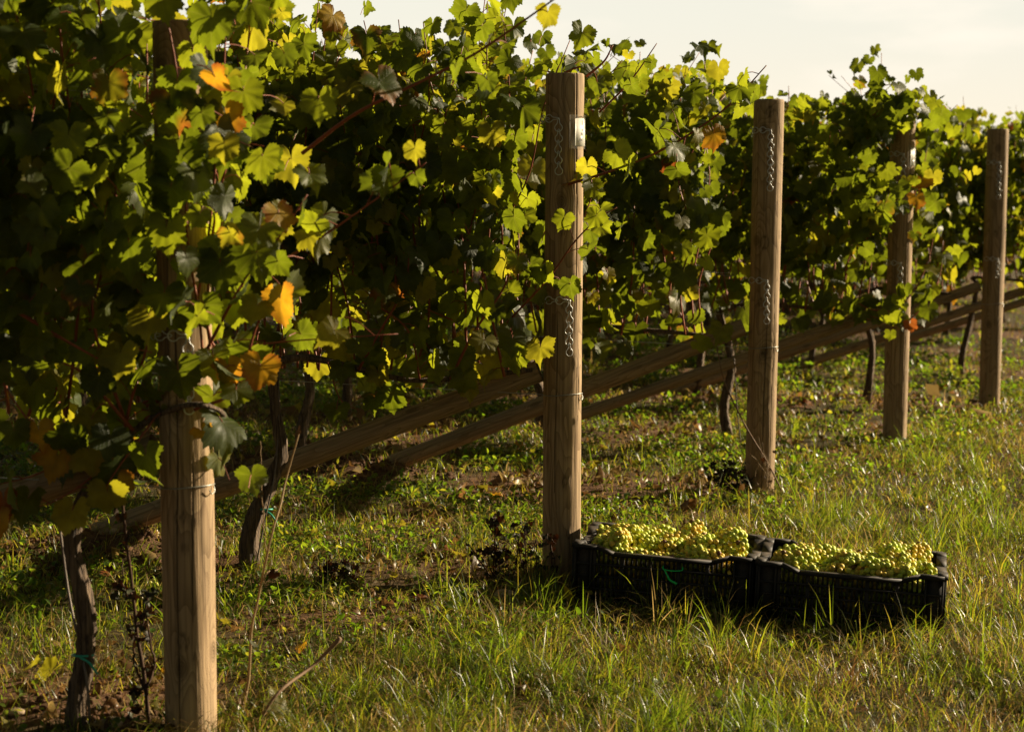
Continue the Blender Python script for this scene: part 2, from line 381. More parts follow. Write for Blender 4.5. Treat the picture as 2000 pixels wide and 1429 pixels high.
def ground_mat():
    m, ns, ls, b = newmat('vineyard_soil')
    a = N(ns, 'Attribute', attribute_name='tint'); tc = N(ns, 'TexCoord')
    n1 = N(ns, 'TexNoise'); n1.inputs['Scale'].default_value = 30; n1.inputs['Detail'].default_value = 8; n1.inputs['Roughness'].default_value = .7
    ls.new(tc.outputs['Object'], n1.inputs['Vector'])
    n2 = N(ns, 'TexNoise'); n2.inputs['Scale'].default_value = 140; n2.inputs['Detail'].default_value = 4; ls.new(tc.outputs['Object'], n2.inputs['Vector'])
    v = N(ns, 'CombineXYZ'); q = maprange(ns, ls, n1.outputs['Fac'], .3, .7, .45, 1.5)
    for i in range(3): ls.new(q, v.inputs[i])
    c = rgbmix(ns, ls, 1., a.outputs['Color'], v.outputs[0], 'MULTIPLY')
    c = rgbmix(ns, ls, maprange(ns, ls, n2.outputs['Fac'], .62, .72, 0, .5), c, (.26, .17, .09))
    ls.new(c, b.inputs['Base Color']); b.inputs['Roughness'].default_value = .95; b.inputs['Specular IOR Level'].default_value = .15
    bp = N(ns, 'Bump'); bp.inputs['Strength'].default_value = 1.; bp.inputs['Distance'].default_value = .02
    ls.new(math_(ns, ls, 'ADD', n1.outputs['Fac'], math_(ns, ls, 'MULTIPLY', n2.outputs['Fac'], .4)), bp.inputs['Height']); ls.new(bp.outputs[0], b.inputs['Normal'])
    return m
M_ground = ground_mat()

# ------------------------------------------------------------------ ground
def axis(lo, hi, step, far_lo, far_hi):
    a = np.arange(lo, hi, step); k = np.geomspace(.08, 1, 34)
    L = lo - (lo - far_lo) * (k - .08 + .0006) / .9206; H = a[-1] + (far_hi - a[-1]) * (np.geomspace(.0008, 1, 34))
    L = lo - (lo - far_lo) * np.geomspace(.0008, 1, 34)
    return np.concatenate([L[::-1], a, H])
gx = axis(-3.2, 4.6, .035, -600, 600); gy = axis(3.2, 13.5, .04, -60, 1500)
GX, GY = np.meshgrid(gx, gy); nx, ny = len(gx), len(gy)
GZ = zg(GX, GY)
gv = np.stack([GX, GY, GZ], -1).reshape(-1, 3)
ii = (np.arange(ny - 1)[:, None] * nx + np.arange(nx - 1)[None]).ravel()
gf = np.stack([ii, ii + 1, ii + nx + 1, ii + nx], 1)
def soilmask(x, y):
    w = wline(x, y)
    off = np.min([np.abs((np.asarray(x) - p[0]) * NV[0] + (np.asarray(y) - p[1]) * NV[1] + .08) for p in PXY], 0)     # distance from the nearest row line
    strip = np.clip(1.25 - off / .42, 0, 1)
    n = fbm(np.asarray(x) * 2.3, np.asarray(y) * 2.3, 71, 4)
    s = np.clip((n - .45) * 5 + strip * 1.0 - .10, 0, 1)
    s = s * np.clip(-w * 2.2 + .55 + (n - .5) * 2.5, 0, 1)
    for mx, my, sx, sy, h in MOUNDS: s = np.maximum(s, np.clip(1.7 * np.exp(-((x - mx) / sx) ** 2 - ((y - my) / sy) ** 2) - .35, 0, 1))
    return s
sm = soilmask(gv[:, 0], gv[:, 1])[:, None]
gt = sm * np.array([[.150, .080, .043]]) + (1 - sm) * np.array([[.072, .056, .022]])
ground = mk('ground', gv, gf, M_ground, attrs={'tint': gt}); tag(ground, kind='structure')

# ------------------------------------------------------------------ grass, weeds, litter (uncountable)
GRAD = [np.array(c) for c in ((.045, .075, .010), (.075, .100, .014), (.14, .125, .020), (.32, .22, .090), (.18, .10, .038))]
GLOW = [np.array(c) for c in ((.24, .36, .014), (.40, .46, .022), (.58, .48, .032), (.50, .34, .11), (.28, .14, .04))]
def blades(rng, P, h, w, az, lean, kind):
    n = len(P); d = np.stack([np.cos(az), np.sin(az)], 1); s = np.stack([-np.sin(az), np.cos(az)], 1)
    rot = rng.uniform(-1.2, 1.2, n); s = np.stack([s[:, 0] * np.cos(rot) - s[:, 1] * np.sin(rot), s[:, 0] * np.sin(rot) + s[:, 1] * np.cos(rot)], 1)
    V = np.zeros((n, 7, 3))
    for k, (t, ww) in enumerate(((0, 1.), (.4, .9), (.75, .6))):
        th = lean * t ** .8; hh = h * t
        cxy = P[:, :2] + d * (h * (t ** 1.7) * np.sin(lean))[:, None]
        z = P[:, 2] + hh * np.cos(lean * t * .9)
        for j, sg in ((0, -1), (1, 1)):
            V[:, 2 * k + j, :2] = cxy + s * (sg * w * ww * .5)[:, None]; V[:, 2 * k + j, 2] = z
    V[:, 6, :2] = P[:, :2] + d * (h * np.sin(lean))[:, None]; V[:, 6, 2] = P[:, 2] + h * np.cos(lean * .95)
    Fb = np.array([(0, 1, 3), (0, 3, 2), (2, 3, 5), (2, 5, 4), (4, 5, 6)])
    F = (np.arange(n)[:, None, None] * 7 + Fb[None]).reshape(-1, 3)
    var = rng.uniform(.7, 1.3, (n, 1)); tint = np.stack(GRAD)[kind] * var; glow = np.minimum(np.stack(GLOW)[kind] * var, .9)
    tt = np.repeat(tint, 7, 0).reshape(n, 7, 3); gg = np.repeat(glow, 7, 0).reshape(n, 7, 3)
    dry = rng.random(n) < .35; tt[dry, 6] = GRAD[3]; gg[dry, 6] = GLOW[3]
    return V.reshape(-1, 3), F, tt.reshape(-1, 3), gg.reshape(-1, 3)
class Multi:
    def __init__(s): s.p = []; s.n = 0
    def add(s, V, F, T, G): s.p.append((V, F + s.n, T, G)); s.n += len(V)
    def build(s, name, mat, **kw):
        return mk(name, *(np.concatenate([q[i] for q in s.p]) for i in (0, 1)), mat, attrs={'tint': np.concatenate([q[2] for q in s.p]), 'glow': np.concatenate([q[3] for q in s.p])}, **kw)
rg = np.random.default_rng(11)
CRATES = []                                      # filled in below, before the grass is scattered
def infrustum(x, y, m=.35): return (np.abs(x) < .2784 * y + m)
def scatter(rng, n, y0, y1):
    y = np.sqrt(rng.uniform(y0 * y0, y1 * y1, n)); x = rng.uniform(-1, 1, n) * (.2784 * y + 1.0)
    return x, y
def area(y0, y1): return .2784 * (y1 * y1 - y0 * y0) + 2.0 * (y1 - y0)
def grass_all():
    lawn, low = Multi(), Multi()
    for y0, y1, dens, bl, wmul in ((4.0, 5.4, 400, 40, 1.), (5.4, 7.5, 330, 36, 1.1), (7.5, 10.5, 170, 30, 1.4), (10.5, 15, 90, 24, 2.0), (15, 26, 22, 24, 3.6)):
        n = int(area(y0, y1) * dens); x, y = scatter(rg, n, y0, y1)
        w = wline(x, y); s = soilmask(x, y); clump = fbm(x * 3, y * 3, 40, 3)
        p = np.where(w > 0, .95, np.clip(.62 - .62 * s, .03, 1)) * np.clip((clump - .25) * 3, .15, 1)
        for (a, b) in CRATES: p = np.where(inside(x, y, a, b), 0, p)
        k = rg.random(n) < p; x, y, w, s, clump = x[k], y[k], w[k], s[k], clump[k]; n = len(x)
        cnt = rg.integers(int(bl * .5), int(bl * 1.5), n); idx = np.repeat(np.arange(n), cnt); m = len(idx)
        tuft = np.exp(rg.normal(-.05, .38, n)); tdir = rg.uniform(0, 6.28, n); tcol = rg.normal(0, .16, n)
        az = rg.uniform(0, 2 * math.pi, m); rr = np.abs(rg.normal(0, .042, m)) * wmul ** .3
        bx = x[idx] + rr * np.cos(az); by = y[idx] + rr * np.sin(az)
        keep = np.ones(m, bool)
        for (a, b) in CRATES: keep &= ~inside(bx, by, a, b)
        bx, by, az, idx = bx[keep], by[keep], az[keep], idx[keep]; m = len(bx)
        lawnness = np.clip(w[idx] * 1.3 + .3, 0, 1)
        tall = (.5 + 1.3 * np.clip(fbm(bx * 1.1, by * 1.1, 55, 2) - .25, 0, 1)) * tuft[idx] * np.clip(1.25 - rr[keep] / .11, .35, 1.25)
        h = rg.gamma(4, .25, m) * (.056 + .030 * lawnness) * tall * 1.2
        h = np.clip(h, .015, .21); h[by < 5.0] *= .8
        lean = np.clip(rg.normal(.92, .45, m), .02, 1.5)
        wd = rg.uniform(.0014, .0042, m) * wmul
        pr = rg.random(m) * .8 + .1 + tcol[idx] + (fbm(bx * 2.2, by * 2.2, 61, 3) - .47) * 1.6 + .14 * lawnness
        kind = np.select([pr < .36, pr < .76, pr < .91, pr < 1.14], [0, 1, 2, 3], 4)
        lawn.add(*blades(rg, np.stack([bx, by, zg(bx, by) - .004], 1), h, wd, np.where(rg.random(m) < .45, tdir[idx], az) + rg.normal(0, .7, m), lean, kind))
        # flattened dry thatch
        n2 = int(area(y0, y1) * dens * 9); x, y = scatter(rg, n2, y0, y1); w = wline(x, y)
        p = np.where(w > -.1, .9, .38); k = rg.random(n2) < p
        for (a, b) in CRATES: k &= ~inside(x, y, a, b)
        x, y = x[k], y[k]; m = len(x)
        lawn.add(*blades(rg, np.stack([x, y, zg(x, y) + rg.uniform(0, .02, m)], 1), rg.uniform(.04, .12, m), rg.uniform(.0015, .0035, m) * wmul, rg.uniform(0, 6.28, m), rg.uniform(1.1, 1.5, m), rg.choice([0, 1, 1, 2, 3, 3, 4], m)))
    tag(lawn.build('grass', M_grass), 'tufty half dry grass over the headland and the vineyard alleys', 'grass', kind='stuff')
    # low broad-leaved weeds
    LF = np.array([(0, 1, 2), (0, 2, 3), (1, 4, 2), (2, 4, 5), (2, 5, 3), (3, 5, 6), (4, 7, 5), (5, 7, 6)])
    for y0, y1, dens, sc in ((4.0, 7.5, 3800, 1.1), (7.5, 11, 3000, 1.25), (11, 16, 1200, 1.7)):
        n = int(area(y0, y1) * dens); x, y = scatter(rg, n, y0, y1); w = wline(x, y); s = soilmask(x, y)
        patch = np.clip((fbm(x * 2.6, y * 2.6, 90, 3) - .36) * 5, .06, 1)
        p = patch * np.where(w > .35, .10, np.clip(1 - 1.0 * s, .05, 1)); k = rg.random(n) < p
        for (a, b) in CRATES: k &= ~inside(x, y, a, b)
        x, y = x[k], y[k]; n = len(x)
        L = rg.uniform(.010, .030, n) * sc; Wd = L * rg.uniform(.35, .75, n); az = rg.uniform(0, 6.28, n); el = rg.normal(.35, .45, n)
        t = np.stack([np.cos(az) * np.cos(el), np.sin(az) * np.cos(el), np.sin(el)], 1); sd = np.stack([-np.sin(az), np.cos(az), rg.normal(0, .35, n)], 1)
        nn = np.cross(t, sd); P0 = np.stack([x, y, zg(x, y) + rg.uniform(.0, .045, n) * sc], 1)
        prof = [(0, 0, 0), (.4, -.5, .1), (.42, 0, -.02), (.4, .5, .1), (.75, -.36, .08), (.77, 0, 0), (.75, .36, .08), (1, 0, -.08)]
        V = np.stack([P0 + t * (L * a)[:, None] + sd * (Wd * b)[:, None] + nn * (L * c)[:, None] for a, b, c in prof], 1)
        F = (np.arange(n)[:, None, None] * 8 + LF[None]).reshape(-1, 3); kind = rg.choice([0, 0, 0, 1, 1, 2], n)
        var = rg.uniform(.7, 1.3, (n, 1)); low.add(V.reshape(-1, 3), F, np.repeat(np.stack(GRAD)[kind] * var * [[.95, 1.05, 1.]], 8, 0), np.repeat(np.minimum(np.stack(GLOW)[kind] * var * [[.95, 1.10, 1.]], .9), 8, 0))
    # crumbled dry leaf bits on the bare soil
    for y0, y1, dens, sc in ((4.0, 7.5, 420, 1.), (7.5, 12, 260, 1.3)):
        n = int(area(y0, y1) * dens); x, y = scatter(rg, n, y0, y1); w = wline(x, y)
        k = rg.random(n) < np.where(w > .3, .12, .35 + .65 * soilmask(x, y))
        for (a, b) in CRATES: k &= ~inside(x, y, a, b)
        x, y = x[k], y[k]; n = len(x); L = rg.gamma(3, .008, n) * sc + .006; Wd = L * rg.uniform(.3, .9, n); az = rg.uniform(0, 6.28, n); el = rg.normal(.1, .4, n)
        t = np.stack([np.cos(az) * np.cos(el), np.sin(az) * np.cos(el), np.sin(el)], 1); sd = np.stack([-np.sin(az), np.cos(az), rg.normal(0, .5, n)], 1)
        nn = np.cross(t, sd); P0 = np.stack([x, y, zg(x, y) + rg.uniform(.002, .016, n)], 1)
        jit = rg.uniform(.5, 1.3, (n, 8)); bend = rg.normal(0, .22, (n, 8))
        V = np.stack([P0 + t * (L * a * jit[:, q])[:, None] + sd * (Wd * b * jit[:, q])[:, None] + nn * (L * bend[:, q])[:, None] for q, (a, b, c) in enumerate(prof)], 1)
        F = (np.arange(n)[:, None, None] * 8 + LF[None]).reshape(-1, 3); kind = rg.choice([3, 3, 4, 4, 4, 2], n); var = rg.uniform(.5, 1.4, (n, 1))
        low.add(V.reshape(-1, 3), F, np.repeat(np.stack(GRAD)[kind] * var, 8, 0), np.repeat(np.stack(GLOW)[kind] * var * .7, 8, 0))
    tag(low.build('ground_cover', M_grass), 'low broad leaved weeds growing between the vine rows', 'weeds', kind='stuff')

# deformed low spheres for clods and stones
def ico(sub):
    import bmesh
    bm = bmesh.new(); bmesh.ops.create_icosphere(bm, subdivisions=sub, radius=1.)
    V = np.array([v.co[:] for v in bm.verts]); F = np.array([[v.index for v in f.verts] for f in bm.faces]); bm.free()
    return V, F
ICO1, ICO2, ICO3 = ico(1), ico(2), ico(3)
def lump(rng, sub=ICO2, rough=.3):
    V, F = sub; k = rng.normal(0, 1, (5, 3)); ph = rng.uniform(0, 6.28, 5)
    d = sum(np.sin(V @ k[i] * 1.8 + ph[i]) for i in range(5)) / 5
    return V * (1 + rough * d[:, None]) * rng.uniform(.65, 1.15, 3), F
def clods():
    b = MB()
    def put(n, fx, smin, smax, sub):
        for i in range(n):
            x, y = fx(); s = rg.uniform(smin, smax) * (1 if rg.random() < .85 else 1.6)
            V, F = lump(rg, sub, .6); a = rg.uniform(0, 6.28); c, sn = math.cos(a), math.sin(a)
            V = V * s; V = np.stack([V[:, 0] * c - V[:, 1] * sn, V[:, 0] * sn + V[:, 1] * c, V[:, 2] * .75], 1)
            b.add(V + np.array([x, y, float(zg(x, y)) + s * .25]), F)
    for mx, my, sx, sy, h in MOUNDS:
        put(230 if h > .05 else 60, lambda: (rg.normal(mx, sx * .6), rg.normal(my, sy * .6)), .004, .013, ICO2)
    def soil():
        while True:
            x, y = scatter(rg, 1, 4.0, 11); x, y = x[0], y[0]
            if wline(x, y) < .1 and rg.random() < soilmask(x, y) + .02: return x, y
    put(1500, soil, .003, .013, ICO1)
    tag(b.build('soil_clods', M_clod, smooth=False), 'crumbly brown soil clods under the vines', 'soil', kind='stuff')

# ------------------------------------------------------------------ leaves
ANG = np.radians([0, 12, 26, 40, 52, 66, 80, 94, 108, 124, 140, 155, 168])
RAD0 = np.array([1.06, .90, .80, .84, .97, .84, .75, .79, .86, .76, .70, .61, .34])
def leaf_proto(rng, n, rings, teeth=.045):
    th = np.linspace(-R(168), R(168), n); rad = RAD0 * (1 + rng.normal(0, .035, len(RAD0)))
    deep = rng.uniform(.72, 1.12); rad[2] *= .5 + .5 * deep; rad[6] *= .5 + .5 * deep
    radR = RAD0 * (1 + rng.normal(0, .035, len(RAD0))); radR[0] = rad[0]
    r = np.where(th > 0, np.interp(np.abs(th), ANG, rad), np.interp(np.abs(th), ANG, radR))
    tooth = np.where(np.arange(n) % 2 == 0, 1, -1) * teeth * rng.uniform(.2, 1.8, n); tooth[[0, -1]] = 0
    V = [(0, 0)]; E = [0.]
    for q in rings:
        rr = r * q * (1 + (tooth if q == rings[-1] else 0))
        V += list(zip(rr * np.sin(th), rr * np.cos(th))); E += [q] * n
    V = np.array(V); E = np.array(E)
    F = [(0, i + 1, i + 2) for i in range(n - 1)]
    for k in range(len(rings) - 1):
        a, b = 1 + k * n, 1 + (k + 1) * n
        for i in range(n - 1): F += [(a + i, b + i, b + i + 1), (a + i, b + i + 1, a + i + 1)]
    F = np.array(F)[:, ::-1]
    x, y = V[:, 0], V[:, 1]; rr = np.hypot(x, y); t = np.arctan2(x, y)
    fold = rng.uniform(-.22, .55); droop = rng.uniform(-.1, .75); tw = rng.normal(0, .28)
    z = fold * np.abs(x) * .8 - droop * (y + .1) ** 2 * .75 * np.sign(y + .1) + tw * x * y
    z = z + .018 * rr * np.cos(t * 360 / 52.) + rng.uniform(.06, .20) * rr ** 2 * np.sin(t * rng.integers(2, 5) + rng.uniform(0, 6.28))
    z = z + .05 * rr ** 3 * np.sin(t * 11 + rng.uniform(0, 6.28))
    curl = rng.uniform(-.2, .5); z = z - curl * np.clip(rr - .55, 0, 1) ** 2 * 2.2
    return np.stack([x, y, z], 1), F, V.copy(), E
rp = np.random.default_rng(5)
PROTO = {'hi': [leaf_proto(rp, 57, (.35, .7, 1.)) for _ in range(14)],
         'mid': [leaf_proto(rp, 33, (.5, 1.), .06) for _ in range(10)],
         'low': [leaf_proto(rp, 17, (.55, 1.), .05) for _ in range(8)]}
LT = np.array([(.036, .052, .012), (.062, .078, .014), (.125, .115, .018), (.40, .26, .022), (.26, .09, .025)])
LG = np.array([(.215, .265, .009), (.36, .40, .013), (.52, .47, .02), (.66, .34, .016), (.46, .12, .02)])
def leaves(rng, P, Nn, T, S, det, probs=(.58, .32, .094, .004, .002), kinds=None):
    n = len(P); Nn = Nn / np.linalg.norm(Nn, axis=1)[:, None]
    T = T - Nn * (T * Nn).sum(1)[:, None]; T /= np.linalg.norm(T, axis=1)[:, None] + 1e-9; X = np.cross(T, Nn)
    pid = rng.integers(0, len(PROTO[det]), n)
    kind = rng.choice(5, n, p=probs) if kinds is None else kinds
    o = [[], [], [], [], []]; base = 0
    brown = np.where((rng.random(n) < .04) | (kind == 3), rng.uniform(.4, 1., n), 0.)
    var = rng.uniform(.72, 1.3, n)
    for k, (V, F, uv, E) in enumerate(PROTO[det]):
        s = np.where(pid == k)[0]
        if not len(s): continue
        W = P[s, None] + S[s, None, None] * (V[None, :, 0, None] * X[s, None] + V[None, :, 1, None] * T[s, None] + V[None, :, 2, None] * Nn[s, None])
        tint = LT[kind[s]][:, None] * var[s, None, None] * np.ones((1, len(V), 1)); glow = LG[kind[s]][:, None] * (.6 + .4 * var[s, None, None]) * np.ones((1, len(V), 1))
        e = np.clip((E[None] - .72 + .25 * np.sin(np.arctan2(uv[:, 0], uv[:, 1])[None] * 2 + s[:, None])) * 3, 0, 1) * brown[s][:, None]
        e = e[..., None]
        # yellowing towards the margin of ageing leaves, rust on their teeth
        tint = tint * (1 - e) + e * LT[4]; glow = glow * (1 - e) + e * LG[4]
        o[0].append(W.reshape(-1, 3)); o[1].append((np.arange(len(s))[:, None, None] * len(V) + F[None]).reshape(-1, 3) + base)
        o[2].append(tint.reshape(-1, 3)); o[3].append(np.minimum(glow, .92).reshape(-1, 3)); o[4].append(np.tile(uv, (len(s), 1))); base += len(s) * len(V)
    return [np.concatenate(q) for q in o]
def leaf_obj(name, data, mat, parent=None, loc=None):
    return mk(name, data[0], data[1], mat, parent, attrs={'tint': data[2], 'glow': data[3]}, uv=data[4], loc=loc)

# ------------------------------------------------------------------ vines
class Vine:
    """collects one vine in local coordinates: x along the row, +y towards the camera side, z up"""
    def __init__(s, rng, det):
        s.rng, s.det = rng, det; s.stem = MB(); s.P, s.N, s.T, s.S, s.K = [], [], [], [], []; s.zone = None
    def blocked(s, p):
        """nothing grows in front of the bare face of a post standing at local x = zone[0]"""
        return s.zone is not None and abs(p[0] - s.zone[0]) < s.zone[1] and p[1] > s.zone[2]
    def leaf(s, node, out, size, up=.38, kind=-1, pet=None, tipdown=1.0, rn=1.):
        rng = s.rng; out = np.asarray(out, float); pl = rng.uniform(.05, .10) if pet is None else pet
        pd = out * .8 + np.array([0, 0, rng.uniform(-.1, .5)]) + rng.normal(0, .3, 3); pd /= np.linalg.norm(pd)
        p = node + pd * pl
        if s.blocked(p): return
        nn = out * .8 + np.array([0, 0, up]) + rng.normal(0, .48, 3) * rn; tt = np.array([0, 0, -tipdown]) + out * .35 + rng.normal(0, .32, 3) * rn
        s.P.append(p); s.N.append(nn); s.T.append(tt); s.S.append(size); s.K.append(kind)
        if s.det == 'hi': s.stem.tube(smoothpath([node, node + pd * pl * .6 + np.array([0, 0, .01]), p], 4), .0014, 4, cap=False)
    def shoot(s, path, r0=.0045, step=.075, size=.062, sparse=lambda z: 1., lateral=1., spread=1., bias=0.):
        rng = s.rng; P = smoothpath(path, max(6, int(len(path) * 4))); L = np.cumsum(np.r_[0, np.linalg.norm(np.diff(P, axis=0), axis=1)])
        s.stem.tube(P, np.linspace(r0, r0 * .4, len(P)), 7 if s.det == 'hi' else 4)
        side = 1 if rng.random() < .5 else -1
        for d in np.arange(.03, L[-1], step):
            node = np.array([np.interp(d, L, P[:, i]) for i in range(3)]); side = -side
            if rng.random() > sparse(node[2]): continue
            fr = d / L[-1]
            out = np.array([rng.normal(0, .55), (side + bias) * rng.uniform(.5, 1.1), 0]); out /= np.linalg.norm(out) + 1e-6
            s.leaf(node, out, size * rng.uniform(.72, 1.25) * (1.05 - .45 * max(0, fr - .6) / .4))
            for _q in range(int(lateral > .9) + 1 if node[2] > 1.0 else 0):
                if rng.random() > lateral: continue
                off = np.array([rng.normal(0, .07), rng.choice([-1, 1]) * rng.uniform(.05, .20) * spread, rng.normal(0, .04)])
                o2 = np.array([rng.normal(0, .4), math.copysign(1, off[1]), 0])
                s.leaf(node + off, o2, size * rng.uniform(.55, 1.05))
    def canopy(s, x0, x1, ztop=1.84, cordon_z=.68, lush=1., head=None):
        lush *= 2.1; ph = 6.22 if s.det == 'mid' else s.rng.uniform(0, 6.28)
        rng = s.rng
        for x in np.arange(x0, x1, .088 / lush):
            x += rng.normal(0, .02)
            if s.zone is not None and abs(x - s.zone[0]) < s.zone[1] + .03: continue
            zt = ztop + .09 * math.sin(x * 6.2 + ph) + rng.normal(0, .06) + (.16 if rng.random() < .12 else 0)
            y = rng.normal(0, .04); pts = [np.array([x, y, cordon_z])]
            if head is not None and x < head[0]: pts = [np.array(head) + rng.normal(0, .012, 3), np.array([head[0] + (x - head[0]) * .55, y, head[2] + .10])]
            for z in np.linspace(cordon_z + .22, zt, 5):
                pts.append(np.array([pts[-1][0] + rng.normal(0, .035), np.clip(pts[-1][1] + rng.normal(0, .05), -.13, .13), z]))
            s.shoot(pts, sparse=lambda z: np.interp(z, [.7, .9, 1.05, 1.2], [.40, .65, .9, 1.]))
        for k in range(int((x1 - x0) * 4)):      # thin tangled side shoots about the fruiting wire
            x = rng.uniform(x0, x1); a = np.array([x, rng.normal(0, .05), cordon_z + rng.uniform(0, .25)]); e = a + np.array([rng.normal(0, .28), rng.normal(0, .12), rng.uniform(-.1, .35)])
            if s.zone is not None and min(abs(a[0] - s.zone[0]), abs(e[0] - s.zone[0])) < s.zone[1]: continue
            s.shoot([a, (a + e) / 2 + rng.normal(0, .03, 3), e], r0=.003, size=.05, step=.11, lateral=0)
        for k in range(int((x1 - x0) * 15)):     # leaves hanging below the wire
            s.leaf(np.array([rng.uniform(x0, x1), rng.normal(0, .10), rng.uniform(.60, .78)]), np.array([rng.normal(0, .5), rng.choice([-1, 1.]), 0]), rng.uniform(.045, .075))
    def build(s, root, mat, cordon=None, trunk=None, probs=None, crad=(.013, .007)):
        rng = s.rng; k = np.array(s.K); kinds = rng.choice(5, len(k), p=probs or (.58, .32, .094, .004, .002)); kinds = np.where(k >= 0, k, kinds)
        d = leaves(rng, np.array(s.P), np.array(s.N), np.array(s.T), np.array(s.S), s.det, kinds=kinds)
        leaf_obj('foliage', d, mat, root); s.stem.build('shoots', M_cane, root)
        if cordon is not None: 
            b = MB(); P = smoothpath(cordon, 26); b.tube(P, np.linspace(crad[0], crad[1], 26) * rng.uniform(.85, 1.2, 26), 8); b.build('cordon', M_bark, root)
        if trunk is not None:
            P = smoothpath(trunk[0], 40); n = len(P); rr = np.interp(np.linspace(0, 1, n), np.linspace(0, 1, len(trunk[1])), trunk[1]) * rng.uniform(.92, 1.1, n)
            V, F = tube(P, rr, 18); 
            th = np.tile(np.arange(18), n); ph = np.repeat(np.arange(n), 18); C = np.repeat(P, 18, 0)
            rid = 1 + .15 * np.sin(th * 2.1 + ph * .25) + .07 * np.sin(th * 1.1 * 3 - ph * .4) + rng.normal(0, .05, len(V)); V = C + (V - C) * rid[:, None]
            mk('trunk', V, F, M_bark, root)
RZ = math.atan2(U[1], U[0])
def rowpt(k, L, off=0., h=0.):
    p = PXY[k] + U * L + NV * off
    return Vector((p[0], p[1], float(zg0(p[0], p[1])) + h))
def tolocal(root, p):
    d = np.array(tuple(p)) - np.array(tuple(root.location)); c, s = math.cos(-RZ), math.sin(-RZ)
    return np.array([d[0] * c - d[1] * s, d[0] * s + d[1] * c, d[2]])
GR = 'grape vines along the trellis rows'
def hero_vine(k, L, x0, x1, label, seed, px_trunk, Yt, radii, px_cordon=None, extras=(), ztop=1.84, lush=1.15, det='hi', probs=None):
    root = empty('grape_vine', rowpt(k, L), RZ); tag(root, label, 'vine', GR)
    v = Vine(np.random.default_rng(seed), det); v.canopy(x0, x1, ztop, lush=lush)
    for e in extras:
        kw = dict(e); pts = [tolocal(root, at(*q)) for q in kw.pop('p')]; v.shoot(pts, **kw)
    tr = [tolocal(root, at(px, py, Yt)) for px, py in px_trunk]; tr[0][2] -= .05
    cordon = [tolocal(root, at(*q)) for q in px_cordon] if px_cordon else [tr[-1], np.array([(x0 + x1) / 2, 0, .69]), np.array([x0, 0, .67])]
    v.build(root, M_leaf, cordon, (tr, radii), probs)
    return root, tr
def sub_tie(root, p, r, mat, tail):
    b = MB(); a = np.linspace(0, 2 * math.pi, 20, endpoint=False)
    b.tube(np.stack([p[0] + r * np.cos(a), p[1] + r * np.sin(a), p[2] + .003 * np.sin(a)], 1), .0032, 6, closed=True)
    b.tube(smoothpath([p + np.array([0, r, 0]), p + np.array([-.025, r + .006, -.012]), p + np.array([-.045, r + .006, -.040])], 8) if tail else [p + np.array([0, r, 0]), p + np.array([.015, r + .004, .012])], .003, 6)
    b.build('tie', mat, next(c for c in root.children if c.name.startswith('trunk')))
Y1 = gp(150, 1415)[1]; Y2 = gp(493, 1103)[1]
def singles(v, root, L):
    for px, py, Yq, size, kind, ox in L:
        v.leaf(tolocal(root, at(px, py, Yq)) + np.array([0, 0, size * .5]), np.array([ox, 1., 0]), size, up=.25, kind=kind, pet=.02, tipdown=1.1, rn=.5)
def hero_row(k, L, x0, x1, label, seed, pxt, Yt, radii, pxc, extras, single, ztop, lush, clear=None):
    root = empty('grape_vine', rowpt(k, L), RZ); tag(root, label, 'vine', GR)
    v = Vine(np.random.default_rng(seed), 'hi'); v.zone = clear; v.canopy(x0, x1, ztop, lush=lush, **({'cordon_z': .77, 'head': (-.20, 0., .78)} if k == 0 else {})); v.zone = None
    for e in extras:
        kw = dict(e); pts = [tolocal(root, at(*q)) for q in kw.pop('p')]; v.shoot(pts, **kw)
    singles(v, root, single)
    tr = [tolocal(root, at(px, py, Yt)) for px, py in pxt]; tr[0][2] -= .06
    v.build(root, M_leaf, [tolocal(root, at(*q)) for q in pxc], (tr, radii), crad=(.0085, .005) if k == 0 else (.013, .007))
    return root, tr
